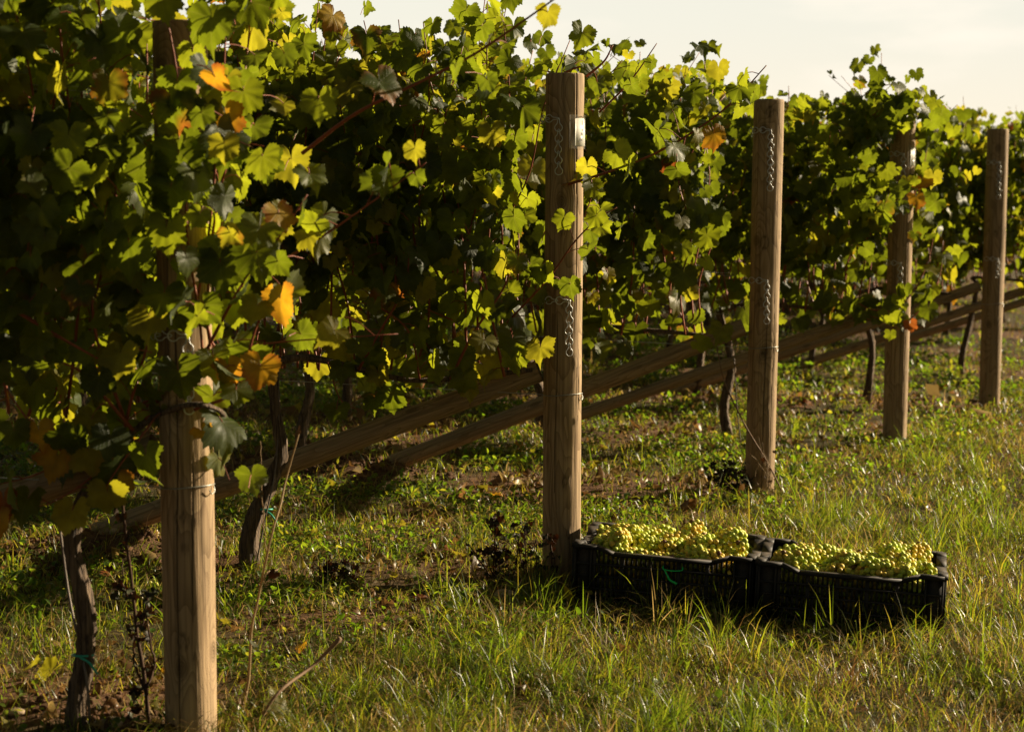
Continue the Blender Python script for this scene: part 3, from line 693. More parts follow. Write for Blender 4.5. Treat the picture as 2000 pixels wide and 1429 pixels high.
v0, tr0 = hero_row(0, .30, -.50, .85, 'foremost leafy grape vine wrapped round the front post, yellow lower leaves', 101,
    [(150, 1420), (150, 1370), (165, 1290), (168, 1220), (160, 1150), (140, 1060), (160, 985), (215, 905), (250, 850)], Y1, [.036, .026, .022, .021, .020, .021, .018, .020, .016],
    [(250, 850, Y1), (300, 815, 4.46), (370, 790, 4.33), (425, 800, 4.36), (440, 825, 4.44), (425, 860, 4.50)],
    [dict(p=[(560, 505, 4.45), (640, 455, 4.42), (740, 385, 4.38), (832, 318, 4.34)], r0=.0036, size=.052, step=.042, lateral=.15),
     dict(p=[(590, 300, 4.5), (690, 225, 4.46), (800, 170, 4.42), (920, 110, 4.4), (1010, 50, 4.38), (1095, -10, 4.36)], r0=.0052, size=.052, step=.062, lateral=.25, sparse=lambda z: np.interp(z, [1.5, 1.55, 1.66, 1.7], [.5, .3, .6, 1.])),
     dict(p=[(400, 690, 4.4), (470, 560, 4.36), (540, 470, 4.34), (600, 380, 4.32)], size=.062, lateral=.5),
     dict(p=[(380, 800, 4.4), (460, 760, 4.36), (500, 640, 4.34), (540, 560, 4.32)], size=.06, lateral=.4),
     dict(p=[(250, 850, 4.45), (180, 930, 4.38), (90, 985, 4.34), (10, 990, 4.32)], size=.055, r0=.003, lateral=.1),
     dict(p=[(240, 870, 4.45), (120, 880, 4.36), (40, 800, 4.34), (-20, 700, 4.32)], size=.06, r0=.004, lateral=.2),
     dict(p=[(260, 840, 4.42), (200, 770, 4.36), (150, 720, 4.34), (60, 690, 4.32)], size=.06, r0=.005, lateral=.3),
     dict(p=[(300, 820, 4.40), (240, 900, 4.34), (200, 960, 4.33)], size=.06, r0=.003, lateral=.2),
     dict(p=[(120, 905, 4.40), (60, 930, 4.34), (0, 945, 4.33)], size=.055, r0=.003, lateral=.2),
     dict(p=[(240, 850, 4.44), (262, 760, 4.40), (290, 660, 4.38), (300, 540, 4.36)], size=.062, r0=.005, lateral=.3),
     dict(p=[(20, 600, 4.3), (120, 660, 4.3), (200, 705, 4.34)], size=.05, r0=.0055, lateral=.0, step=.12)],
    [(553, 612, 4.34, .062, 3, -.2), (505, 745, 4.34, .060, 3, -.3), (395, 858, 4.35, .036, 3, 0), (445, 745, 4.35, .045, 3, -.2), (85, 862, 4.33, .052, 3, .2), (110, 925, 4.36, .06, 3, 0), (20, 1000, 4.33, .05, 4, .2), (10, 1030, 4.3, .045, 3, 0),
     (340, 750, 4.33, .066, 0, .1), (290, 915, 4.3, .06, 0, .1), (145, 880, 4.3, .045, 0, .1), (150, 1015, 4.34, .06, 2, .1), (215, 985, 4.34, .06, 2, 0), (230, 960, 4.36, .05, 3, .1), (430, 540, 4.3, .072, 0, -.1), (370, 380, 4.3, .07, 0, 0), (440, 250, 4.3, .055, 3, -.3), (600, 350, 4.32, .05, 1, -.3), (545, 445, 4.32, .052, 3, -.3), (460, 790, 4.35, .05, 1, -.3),
     (350, 560, 4.3, .055, 0, 0), (345, 190, 4.28, .066, 0, .1), (330, 250, 4.28, .07, 0, .2), (350, 330, 4.27, .074, 0, 0), (335, 400, 4.27, .072, 0, .1), (330, 470, 4.28, .06, 1, .2), (325, 610, 4.28, .066, 0, .1), (395, 230, 4.28, .058, 1, -.1), (350, 640, 4.3, .05, 0, 0), (300, 350, 4.28, .07, 0, .1), (250, 500, 4.28, .075, 0, .1), (200, 330, 4.28, .075, 0, .1), (170, 560, 4.28, .07, 0, .1), (110, 430, 4.28, .075, 0, .1), (60, 300, 4.28, .075, 0, .1), (310, 430, 4.29, .075, 0, .2), (350, 300, 4.3, .06, 0, .2), (380, 120, 4.3, .05, 1, 0), (400, 60, 4.3, .055, 1, 0), (320, 40, 4.3, .06, 1, .2), (480, 200, 4.3, .06, 1, -.2), (510, 340, 4.3, .06, 1, -.2), (620, 220, 4.34, .055, 1, -.3)], 1.93, 1.35, (-.30, .075, -.04))
sub_tie(v0, tolocal(v0, at(162, 1278, Y1)), .0255, M_tie, True)
v1, tr1 = hero_row(1, 1.06, -1.16, .12, 'grape vine whose trunk leans right just past the front post, with a dark bare cane', 112,
    [(493, 1108), (486, 1060), (505, 990), (535, 925), (550, 880), (538, 800), (530, 708)], Y2, [.036, .031, .027, .021, .019, .017, .014],
    [(530, 708, Y2), (600, 698, 6.20), (700, 720, 6.23), (800, 742, 6.26), (900, 738, 6.28), (1040, 722, 6.30)],
    [dict(p=[(880, 740, 6.2), (925, 650, 6.15), (985, 560, 6.12), (1010, 480, 6.12)], r0=.0055, size=.055, step=.07, lateral=.2),
     dict(p=[(700, 722, 6.2), (740, 650, 6.14), (790, 560, 6.1), (800, 480, 6.1)], r0=.0052, size=.055, step=.07, lateral=.2),
     dict(p=[(985, 735, 6.22), (965, 640, 6.2), (940, 520, 6.18), (900, 420, 6.18)], r0=.0055, size=.052, step=.08, lateral=.1),
     dict(p=[(640, 708, 6.2), (665, 780, 6.14), (700, 800, 6.12)], r0=.003, size=.05, step=.05, lateral=0),
     dict(p=[(820, 740, 6.2), (800, 650, 6.16), (740, 600, 6.12), (690, 590, 6.1)], r0=.004, size=.055, step=.06, lateral=.2),
     dict(p=[(1110, 360, 6.23), (1190, 335, 6.18), (1290, 295, 6.14), (1380, 240, 6.12), (1440, 190, 6.11), (1497, 128, 6.10)], r0=.0048, size=.058, step=.055, lateral=.15),
     dict(p=[(990, 630, 6.28), (1070, 545, 6.20), (1120, 475, 6.16), (1165, 430, 6.14), (1205, 405, 6.14)], r0=.004, size=.052, step=.05, lateral=.1),
     dict(p=[(1170, 220, 6.28), (1230, 160, 6.28), (1283, 85, 6.28)], r0=.004, size=.042, step=.07, lateral=0),
     dict(p=[(1085, 150, 6.56), (1140, 130, 6.58), (1180, 150, 6.58), (1215, 120, 6.58)], r0=.004, size=.06, step=.05),
     dict(p=[(1080, 560, 6.53), (1120, 480, 6.58), (1150, 400, 6.63), (1170, 340, 6.63)], r0=.004, size=.06, step=.06, lateral=.4),
     dict(p=[(1145, 150, 6.38), (1180, 120, 6.38), (1197, 88, 6.38)], r0=.005, size=.03, step=.1, lateral=0)],
    [(1052, 690, 6.20, .066, 2, 0), (1003, 715, 6.20, .058, 1, 0), (905, 720, 6.20, .06, 1, 0), (800, 720, 6.20, .052, 1, .2), (740, 735, 6.23, .05, 2, 0), (1110, 575, 6.18, .05, 0, -.2), (1178, 535, 6.20, .035, 2, -.8), (1150, 585, 6.23, .03, 2, -.8), (985, 610, 6.20, .07, 1, 0), (1020, 240, 6.20, .075, 0, 0), (960, 170, 6.20, .06, 0, 0)], 1.80, 1.35, (-1.06, .15, -.12))
sub_tie(v1, tolocal(v1, at(518, 995, Y2)) + np.array([0, 0, .002]), .024, M_tie, True)
def generic(det, seed, trunkr, x0=-1.02, x1=.14, ztop=1.76, lush=1.15, bend=None, zone=-.90):
    rng = np.random.default_rng(seed); root = empty('grape_vine', (0, 0, 0), RZ)
    v = Vine(rng, det); v.zone = (zone, .15, -.12); v.canopy(x0, x1, ztop, lush=lush); x0 += .30
    for q in range(3):                           # long loose shoots that lean out of the hedge
        x = rng.uniform(x0, x1); s_ = rng.choice([-1, 1]); z = rng.uniform(1.2, 1.75)
        v.shoot([np.array([x, 0, z]), np.array([x + .12 * rng.normal(), .16 * s_, z + .15]), np.array([x + .25 * rng.normal(), .32 * s_, z + rng.uniform(.1, .3)])], r0=.003, size=.05, lateral=.1)
    for q in range(4):
        x = rng.uniform(x0, x1); z = ztop - .1
        v.shoot([np.array([x, 0, z]), np.array([x + .03 * rng.normal(), .04 * rng.normal(), z + .12]), np.array([x + .1 * rng.normal(), .06 * rng.normal(), z + rng.uniform(.16, .32)])], r0=.003, size=.034, lateral=0, step=.09)
    b = bend or [rng.normal(0, .05) for _ in range(3)]
    tr = [np.array([0, 0, -.08]), np.array([b[0], .01, .15]), np.array([b[1], -.01, .40]), np.array([b[2], .0, .68])]
    v.build(root, M_leaf if det != 'low' else M_leaf_far, [tr[-1], np.array([-.1, 0, .72]), np.array([-.5, .02, .69]), np.array([x0, 0, .67])], (tr, trunkr))
    return root
def copy_tree(o, parent=None):
    c = o.copy(); col.objects.link(c)
    if parent: c.parent = parent
    for ch in o.children: copy_tree(ch, c)
    return c
MIDV = [generic('mid', 210 + i, [.032, .024, .02, .017], bend=b) for i, b in enumerate(((-.03, -.02, -.07), (.05, .01, .08), (-.05, .03, -.04), (.05, -.03, .04)))]
LOWV = [generic('low', 230 + i, [.03, .022, .018, .016], x0=-.92, x1=.22, zone=-.78, ztop=1.73) for i in range(5)]
usedv = set()
def put_vine(k, L, lib, i, label, off=0.):
    src = lib[i % len(lib)]
    if src.name in usedv: o = copy_tree(src)
    else: o = src; usedv.add(src.name)
    o.location = rowpt(k, L, off); tag(o, label, 'vine', GR); return o
put_vine(0, 1.50, MIDV, 2, 'grape vine of the foremost row at the left edge')
put_vine(1, 2.25, MIDV, 1, 'grape vine behind the foremost leaves at the far left')
put_vine(2, .93, MIDV, 0, 'grape vine right behind the post by the crates')
put_vine(2, 2.0, MIDV, 1, 'grape vine with a dark trunk standing on the crumbly soil mound')
put_vine(2, 3.05, MIDV, 3, 'grape vine two plants left of the knotty post')
put_vine(2, 4.1, MIDV, 2, 'grape vine deepest inside the row of the knotty post')
put_vine(3, .86, MIDV, 1, 'grape vine with a thin bent trunk left of the knotty post')
put_vine(3, 1.93, MIDV, 2, 'grape vine in the row of the leaf-topped post, behind the crate-side post')
put_vine(3, 2.97, MIDV, 0, 'grape vine with a short trunk seen under the leaves between the two front posts')
put_vine(3, 4.0, MIDV, 3, 'grape vine of the leaf-topped row hidden deep on the left')
n_ = 0
rv = random.Random(3)
for k in range(4, 13):
    pk = PXY[k]; lo = max(0., pk[0] - .2784 * pk[1] - .6); hi = min(pk[0] + .2784 * pk[1] + .3, lo + 6.6)
    L = .78 + (rv.uniform(-.12, .12) if k > 4 else 0) + 1.06 * max(0, int((lo - .3) / 1.06))
    first = True
    while L < hi:
        if k == 4: lab = 'grape vine in the row of the farthest bare post, ' + ('nearest to it' if first else 'farther down the row')
        else: lab = 'grape vine in the far rows behind the farthest bare post'
        put_vine(k, L, LOWV, rv.randrange(5), lab); L += 1.06 + rv.uniform(-.05, .05); first = False
# leaves and shoots round the top of the fourth post
root = empty('grape_vine', rowpt(3, .15), RZ); tag(root, 'grape vine shoots hanging over the leaf-topped post, yellow leaves on the right', 'vine', GR)
v = Vine(np.random.default_rng(77), 'mid')
for p in ([(1690, 330, 9.7), (1705, 250, 9.6), (1715, 200, 9.6), (1722, 160, 9.6)], [(1640, 220, 9.65), (1690, 185, 9.6), (1740, 165, 9.6), (1785, 180, 9.65)], [(1720, 290, 9.6), (1745, 225, 9.55), (1775, 190, 9.6), (1812, 200, 9.7)], [(1740, 260, 9.6), (1770, 220, 9.6), (1785, 185, 9.6)], [(1690, 400, 9.6), (1720, 360, 9.55), (1750, 330, 9.55)],
          [(1765, 300, 9.75), (1800, 260, 9.75), (1830, 240, 9.75), (1870, 205, 9.75)], [(1770, 420, 9.75), (1800, 340, 9.75), (1815, 270, 9.75)], [(1740, 620, 9.6), (1790, 560, 9.6), (1815, 500, 9.6), (1825, 450, 9.6)], [(1760, 640, 9.6), (1800, 600, 9.6), (1835, 540, 9.6), (1842, 470, 9.6)],
          [(1745, 610, 9.6), (1690, 600, 9.6), (1640, 560, 9.6)], [(1600, 560, 9.65), (1680, 610, 9.62), (1745, 628, 9.6)]):
    v.shoot([tolocal(root, at(*q)) for q in p], r0=.004, size=.06, step=.055, lateral=.35)
for p in ([(1690, 300, 9.55), (1730, 250, 9.5), (1770, 225, 9.5)], [(1700, 230, 9.6), (1740, 200, 9.55), (1790, 210, 9.6), (1815, 250, 9.7)], [(1780, 480, 9.8), (1800, 420, 9.8), (1790, 340, 9.8)], [(1690, 470, 9.55), (1720, 420, 9.52), (1735, 380, 9.5)]):
    v.shoot([tolocal(root, at(*q)) for q in p], r0=.004, size=.066, step=.04, lateral=.35)
singles(v, root, [(1750, 232, 9.45, .08, 0, 0), (1765, 250, 9.45, .06, 1, 0), (1800, 370, 9.5, .07, 3, -.3), (1785, 400, 9.5, .06, 3, -.3), (1818, 350, 9.5, .06, 2, -.3), (1775, 640, 9.5, .045, 4, 0), (1735, 655, 9.5, .04, 1, 0), (1735, 260, 9.5, .07, 0, 0), (1720, 365, 9.5, .06, 1, 0), (1730, 420, 9.5, .06, 0, 0)])
v.build(root, M_leaf)


# ------------------------------------------------------------------ posts
FACE = -R(90)                                   # angle of the camera side of a post
def post_mesh(rng, h, rad, cracks, sink=.25, knots=(), nA=200, nZ=200):
    th = np.linspace(0, 2 * math.pi, nA, endpoint=False); z = np.concatenate([np.linspace(-sink, h - .006, nZ), [h - .002, h]])
    Rr = np.full(len(z), rad); Rr[-2] -= .0012; Rr[-1] -= .004
    A, Zz = np.meshgrid(th, z); lum = (fbm(np.cos(A) * 1.3 + 7 * rng.random(), Zz * 1.4 + np.sin(A), int(rng.integers(1, 999)), 3) - .45) * .006
    RR = Rr[:, None] + lum
    tone = np.ones_like(A)
    for a0, z0, z1, dep in cracks:
        ac = a0 + .06 * np.sin(z * 3 + a0) + .025 * np.sin(z * 11); g = np.clip(np.minimum((z - z0) / .15, (z1 - z) / .15), 0, 1)
        dd = np.abs((A - ac[:, None] + math.pi) % (2 * math.pi) - math.pi)
        wd = (.014 + dep * 1.0) * (.45 + .55 * g)[:, None]; k = np.clip(1.2 - dd / wd, 0, 1) * (g[:, None] > 0)
        RR = RR - dep * 1.3 * g[:, None] * k; tone = np.minimum(tone, 1 - .88 * np.clip(k * 1.3, 0, 1))
    for deg, z0, rx, rz in knots:
        e = np.hypot(((A - (FACE + R(deg)) + math.pi) % (2 * math.pi) - math.pi) * rad / rx, (Zz - z0) / rz)
        RR = RR + .0022 * np.exp(-e ** 2 * 1.2); tone = tone * (1 - .62 * np.exp(-((e - 1.) / .16) ** 2)) * (1 - .35 * np.exp(-((e - .55) / .12) ** 2)) * (1 - .6 * np.exp(-(e / .22) ** 2)) * (1 - .15 * np.exp(-((e - 1.5) / .15) ** 2))
    tone = np.concatenate([tone.ravel(), [1.]])[:, None] * np.ones((1, 3))
    V = np.stack([RR * np.cos(A), RR * np.sin(A), Zz], -1).reshape(-1, 3); n = len(z)
    i = np.arange(n - 1)[:, None] * nA; j = np.arange(nA)[None]; j2 = (j + 1) % nA
    a, b, c, d = (q.ravel() for q in (i + j, i + j2, i + nA + j2, i + nA + j))
    F = np.concatenate([np.stack([a, b, c], 1), np.stack([a, c, d], 1)])
    V = np.concatenate([V, [[0, 0, h + .001]]]); o = (n - 1) * nA; jj = np.arange(nA)
    F = np.concatenate([F, np.stack([o + jj, o + (jj + 1) % nA, np.full(nA, len(V) - 1)], 1)])
    return V, F, tone
PR = [.0645, .066, .065, .063, .065, .065, .065]
PH = [1.735, 1.735, 1.74, 1.725, 1.743, 1.73, 1.74]
LEAN = [(0., 0), (.3, 0), (.72, 0), (.5, 0), (.45, 0), (0, 0), (.3, 0)]
PLAB = ['thick wooden end post in front, wrapped by yellowing vine leaves', 'wooden end post standing right behind the crates of grapes',
        'wooden end post with a round knot near its bare top and a hanging chain', 'wooden end post whose top is hidden by vine leaves, white tag on it',
        'bare wooden end post farthest back, standing at the right edge', 'wooden end post just beyond the farthest visible one', 'wooden end post of the seventh vine row']
def pang(deg): return FACE + R(deg)             # degrees to the right of the side that faces the camera
CRK = [[(pang(-12), -.2, 1.1, .010), (pang(20), .2, .75, .004), (pang(-30), .6, 1.6, .005)], [(pang(38), .9, 1.9, .012), (pang(-22), .3, 1.0, .005), (pang(48), .5, .8, .006)],
       [(pang(2), -.1, .85, .009), (pang(33), .2, .9, .004)], [(pang(28), .2, 1.9, .012), (pang(5), .3, .9, .006)], [(pang(15), .3, 1.2, .006)], [], []]
KNOT = [[(-6, .545, .013, .014), (27, .53, .010, .012), (-3, .24, .014, .016), (26, .20, .009, .010), (-18, .80, .010, .012), (4, .47, .008, .012), (30, .93, .010, .014)], [(38, .75, .013, .022), (12, .34, .014, .020), (22, .16, .011, .012), (40, .55, .008, .01), (2, .95, .010, .014), (-4, 1.20, .008, .010)],
        [(-3, 1.685, .016, .020), (-12, 1.12, .018, .026), (-8, .62, .015, .018), (15, .40, .012, .016), (-20, .86, .012, .016)], [(-5, .90, .012, .015), (20, .62, .01, .012)], [(8, .55, .012, .015), (-10, 1.1, .012, .016)], [], []]
posts = []
def base_of(k):
    p = PXY[k]; return Vector((p[0], p[1], float(zg0(p[0], p[1]))))
for k in range(7):
    V, F, tn = post_mesh(np.random.default_rng(40 + k), PH[k], PR[k], CRK[k], knots=KNOT[k])
    o = mk('wooden_post', V, F, M_post, attrs={'tint': tn}, loc=base_of(k)); o.rotation_euler = (0, R(LEAN[k][0]), 0)
    tag(o, PLAB[k], 'post', 'wooden end posts of the vine rows'); posts.append(o)

# ------------------------------------------------------------------ braces
BLAB = ['round brace pole of the front post, half hidden in yellow leaves', 'brace pole running from the post by the crates down-left behind the front post',
        'brace pole of the knotty-topped post, passing behind the post by the crates', 'brace pole of the leaf-topped tagged post, crossing low behind the knotty post',
        'round brace pole propping the farthest bare post', 'upper of two thin far brace poles seen below the farthest post brace', 'lowest far brace pole at the right edge']
BL = [1.85, 1.75, 1.72, 1.85, 1.95, 1.9, 1.9]; BZ = [.70, .715, .745, .72, .765, .715, .69]
for k in range(7):
    a = rowpt(k, PR[k] + .012, 0, BZ[k]); b = rowpt(k, BL[k] + .2, 0, -.06)
    d = b - a; L = d.length; rng = np.random.default_rng(70 + k)
    V, F, tn = post_mesh(rng, L, .0385 if k < 3 else .032, [(rng.uniform(-2.6, -.5), .2, L * .7, .005)], 0., [(rng.uniform(-60, 60), rng.uniform(.2, L), .010, .015) for q in range(5)], 120, 160)
    o = mk('brace_pole', V, F, M_brace, attrs={'tint': tn}, loc=a); o.rotation_euler = d.to_track_quat('Z', 'Y').to_euler()
    tag(o, BLAB[k], 'brace', 'slanting brace poles of the end posts')

# ------------------------------------------------------------------ wires and chains
WLAB = {0: 'foremost', 1: 'crate-side', 2: 'knotty', 3: 'leaf-topped', 4: 'farthest'}
PNAME = ['front leafy post', 'post behind the crates', 'knotty bare-topped post', 'leaf-topped tagged post', 'farthest bare post']
def wire(k, pts, label):
    b = MB()
    for P, r in pts: b.tube(P, r, 6)
    o = b.build('trellis_wire', M_wire); tag(o, label, 'wire', 'wires of the vine trellis'); return o
def loop_pts(k, z, n=40):
    c = base_of(k); r = PR[k] + .0022; a = np.linspace(0, 2 * math.pi, n)
    sx = math.sin(R(LEAN[k][0])) * z
    return np.stack([c[0] + sx + r * np.cos(a + .3), c[1] + r * np.sin(a + .3), c[2] + z + .004 * np.sin(a * 1.5)], 1)
for k in range(5):
    zl = [.615, .64, .66, .66, .66][k]
    c = base_of(k); end = rowpt(k, 3.2 + k * .6, 0, zl + .05)
    run = smoothpath([Vector((c[0] - PR[k], c[1] - .03, c[2] + zl)), rowpt(k, 1.2, -.02, zl + .005), end], 24)
    tw = smoothpath([c + Vector((PR[k] + .003, -.015, zl)), c + Vector((PR[k] + .006, -.018, zl - .012)), c + Vector((PR[k] + .001, -.030, zl - .018)), c + Vector((PR[k] - .004, -.038, zl - .006))], 12)
    wire(k, [(loop_pts(k, zl), .0016), (run, .0016), (tw, .0014)], 'low wire looped round the ' + PNAME[k])
    for zz, nm in ((.975 if k else .99, 'middle'), (1.565, 'top')):
        st = Vector((c[0] - PR[k] - .06, c[1] - .035, c[2] + zz)); en = rowpt(k, 3.2 + k * .6, .02, zz + .03)
        m_ = st + (en - st) * .5 + Vector((0, 0, -.012)); r1 = smoothpath([st, m_, en], 20); r2 = r1 + np.array([0, .012, .010])
        wire(k, [(r1, .0011), (r2, .0011)], nm + ' pair of thin wires running left from the ' + PNAME[k])
def link_mesh():
    a = np.linspace(R(-62), R(242), 22); r = .0128
    ring = [(r * math.cos(t), 0, -.030 - r * math.sin(t) * 1.) for t in a]
    ring = [(-x, y, z) for x, y, z in ring]
    pts = [(.0032, 0, -.002), (.0034, 0, -.012)] + sorted_ring(ring) + [(-.0034, 0, -.012), (-.0032, 0, -.002), (0, .0015, .002)]
    return tube(np.array(pts), .0017, 7, closed=True)
def sorted_ring(r): return r if r[0][0] > 0 else r[::-1]
LV, LFc = link_mesh(); LINK = None
PITCHL = .0365
def chain(k, z, deg, nh, ns, label, z_side=True):
    global LINK
    c = base_of(k); a = pang(deg); r = PR[k] + .0055; sx = math.sin(R(LEAN[k][0])) * z
    root = empty('trellis_chain', c + Vector((r * math.cos(a) + sx, r * math.sin(a), z)), a - FACE); tag(root, label, 'chain', 'steel chains nailed to the end posts')
    def put(loc, rot):
        global LINK
        if LINK is None:
            o = mk('link', LV, LFc, M_steel, root); LINK = o
        else:
            o = LINK.copy(); col.objects.link(o); o.parent = root
        o.location = loc; o.rotation_euler = rot
    for i in range(nh): put((.0015 * math.sin(i * 2.1), -.001 * (i % 2), -i * PITCHL), (0, 0, .22 * math.sin(i * 1.7 + k)))
    for i in range(ns):
        d = (i * PITCHL + .004) / r
        if d < 1.75: put((-r * math.sin(d), r * (1 - math.cos(d)), .001), (0, R(90), -d))
        else: put((-r - .001, r + (i * PITCHL + .004 - r * 1.57) - .02, 0.), (0, R(90), -R(90)))
    b = MB(); b.tube([(0, .012, .002), (0, -.006, .0)], .0022, 8); b.tube([(0, -.006, 0), (0, -.0085, 0)], .0045, 8); b.build('nail', M_steel, root)
chain(0, .985, 16, 5, 4, 'steel chain on the front leafy post, partly covered by a dark leaf')
chain(1, 1.580, -19, 5, 4, 'steel chain nailed beside the white arrow label on the post behind the crates')
chain(1, .965, 14, 5, 4, 'steel chain half way up the post behind the crates, below the hanging leaves')
chain(2, 1.605, 0, 7, 3, 'long steel chain near the top of the knotty bare-topped post')
chain(2, .955, 0, 5, 2, 'steel chain half way up the knotty bare-topped post')
chain(3, 1.545, -8, 3, 2, 'steel chain near the top of the leaf-topped tagged post')
chain(3, .975, -8, 6, 4, 'steel chain half way up the leaf-topped tagged post')
chain(4, 1.535, -3, 6, 2, 'steel chain near the top of the farthest bare post')
chain(4, .94, 5, 3, 2, 'short steel chain half way up the farthest bare post')

# ------------------------------------------------------------------ row labels on two posts
def glyphs(txt, size):
    cu = bpy.data.curves.new('lettering', 'FONT'); cu.body = txt; cu.size = size; cu.align_x = 'LEFT'; cu.resolution_u = 4; cu.offset = size * .03
    o = bpy.data.objects.new('lettering', cu); col.objects.link(o)
    dg = bpy.context.evaluated_depsgraph_get(); me = bpy.data.meshes.new_from_object(o.evaluated_get(dg))
    me.calc_loop_triangles(); V = np.array([v.co[:] for v in me.vertices]); F = np.array([t.vertices[:] for t in me.loop_triangles])
    bpy.data.objects.remove(o); bpy.data.curves.remove(cu); bpy.data.meshes.remove(me)
    return V, F
def row_sign(k, z0, label):
    root = empty('row_sign', base_of(k)); tag(root, label, 'sign', 'white row labels on end posts')
    root.rotation_euler = (0, R(LEAN[k][0]), 0)
    def patch(name, d0, d1, za, zb, r, mat, th=.0008):
        n = 28; a = np.radians(np.linspace(d0, d1, n)) + FACE; V = []
        for q in (r, r + th):
            for zz in (za, zb): V += [(q * math.cos(t), q * math.sin(t), zz) for t in a]
        F = []
        for i in range(n - 1):
            for (p, q, fl) in ((0, 1, 1), (2, 3, 0), (0, 2, 0), (1, 3, 1)):
                A, B, C, D = p * n + i, p * n + i + 1, q * n + i + 1, q * n + i
                F += [(A, C, B), (A, D, C)] if fl else [(A, B, C), (A, C, D)]
        for i in (0, n - 1): F += [(i, n + i, 3 * n + i), (i, 3 * n + i, 2 * n + i)]
        return mk(name, np.array(V), np.array(F), mat, root)
    rr = PR[k] + .0022
    paper = patch('paper', 30, 118, z0, z0 + .093, rr, M_paper); patch('clear_cover', 12, 128, z0 - .010, z0 + .104, rr + .0016, M_film, .0005)
    def wrap(V, deg, z): 
        a = FACE + R(deg) + V[:, 0] / rr; q = rr + .0011
        return np.stack([q * np.cos(a), q * np.sin(a), z + V[:, 1]], 1)
    b = MB()
    for txt, size, deg, z in (('1', .027, 52, z0 + .066), ('o', .015, 55, z0 + .050), ('Ri', .013, 52, z0 + .036)):
        V, F = glyphs(txt, size); b.add(wrap(V, deg, z), F)
    s = .001; ar = np.array([(0, 0), (9, 9), (9, 3.2), (20, 3.2), (20, -3.2), (9, -3.2), (9, -9)]) * s
    ar = np.concatenate([ar, np.zeros((7, 1))], 1); b.add(wrap(ar, 42, z0 + .020), [(0, 2, 1), (0, 5, 2), (0, 6, 5), (2, 4, 3), (2, 5, 4)])
    b.build('lettering', M_ink, paper, smooth=False)
row_sign(1, 1.490, 'white row label with a black arrow on the post behind the crates')
row_sign(3, 1.485, 'small white row label on the leaf-topped post')

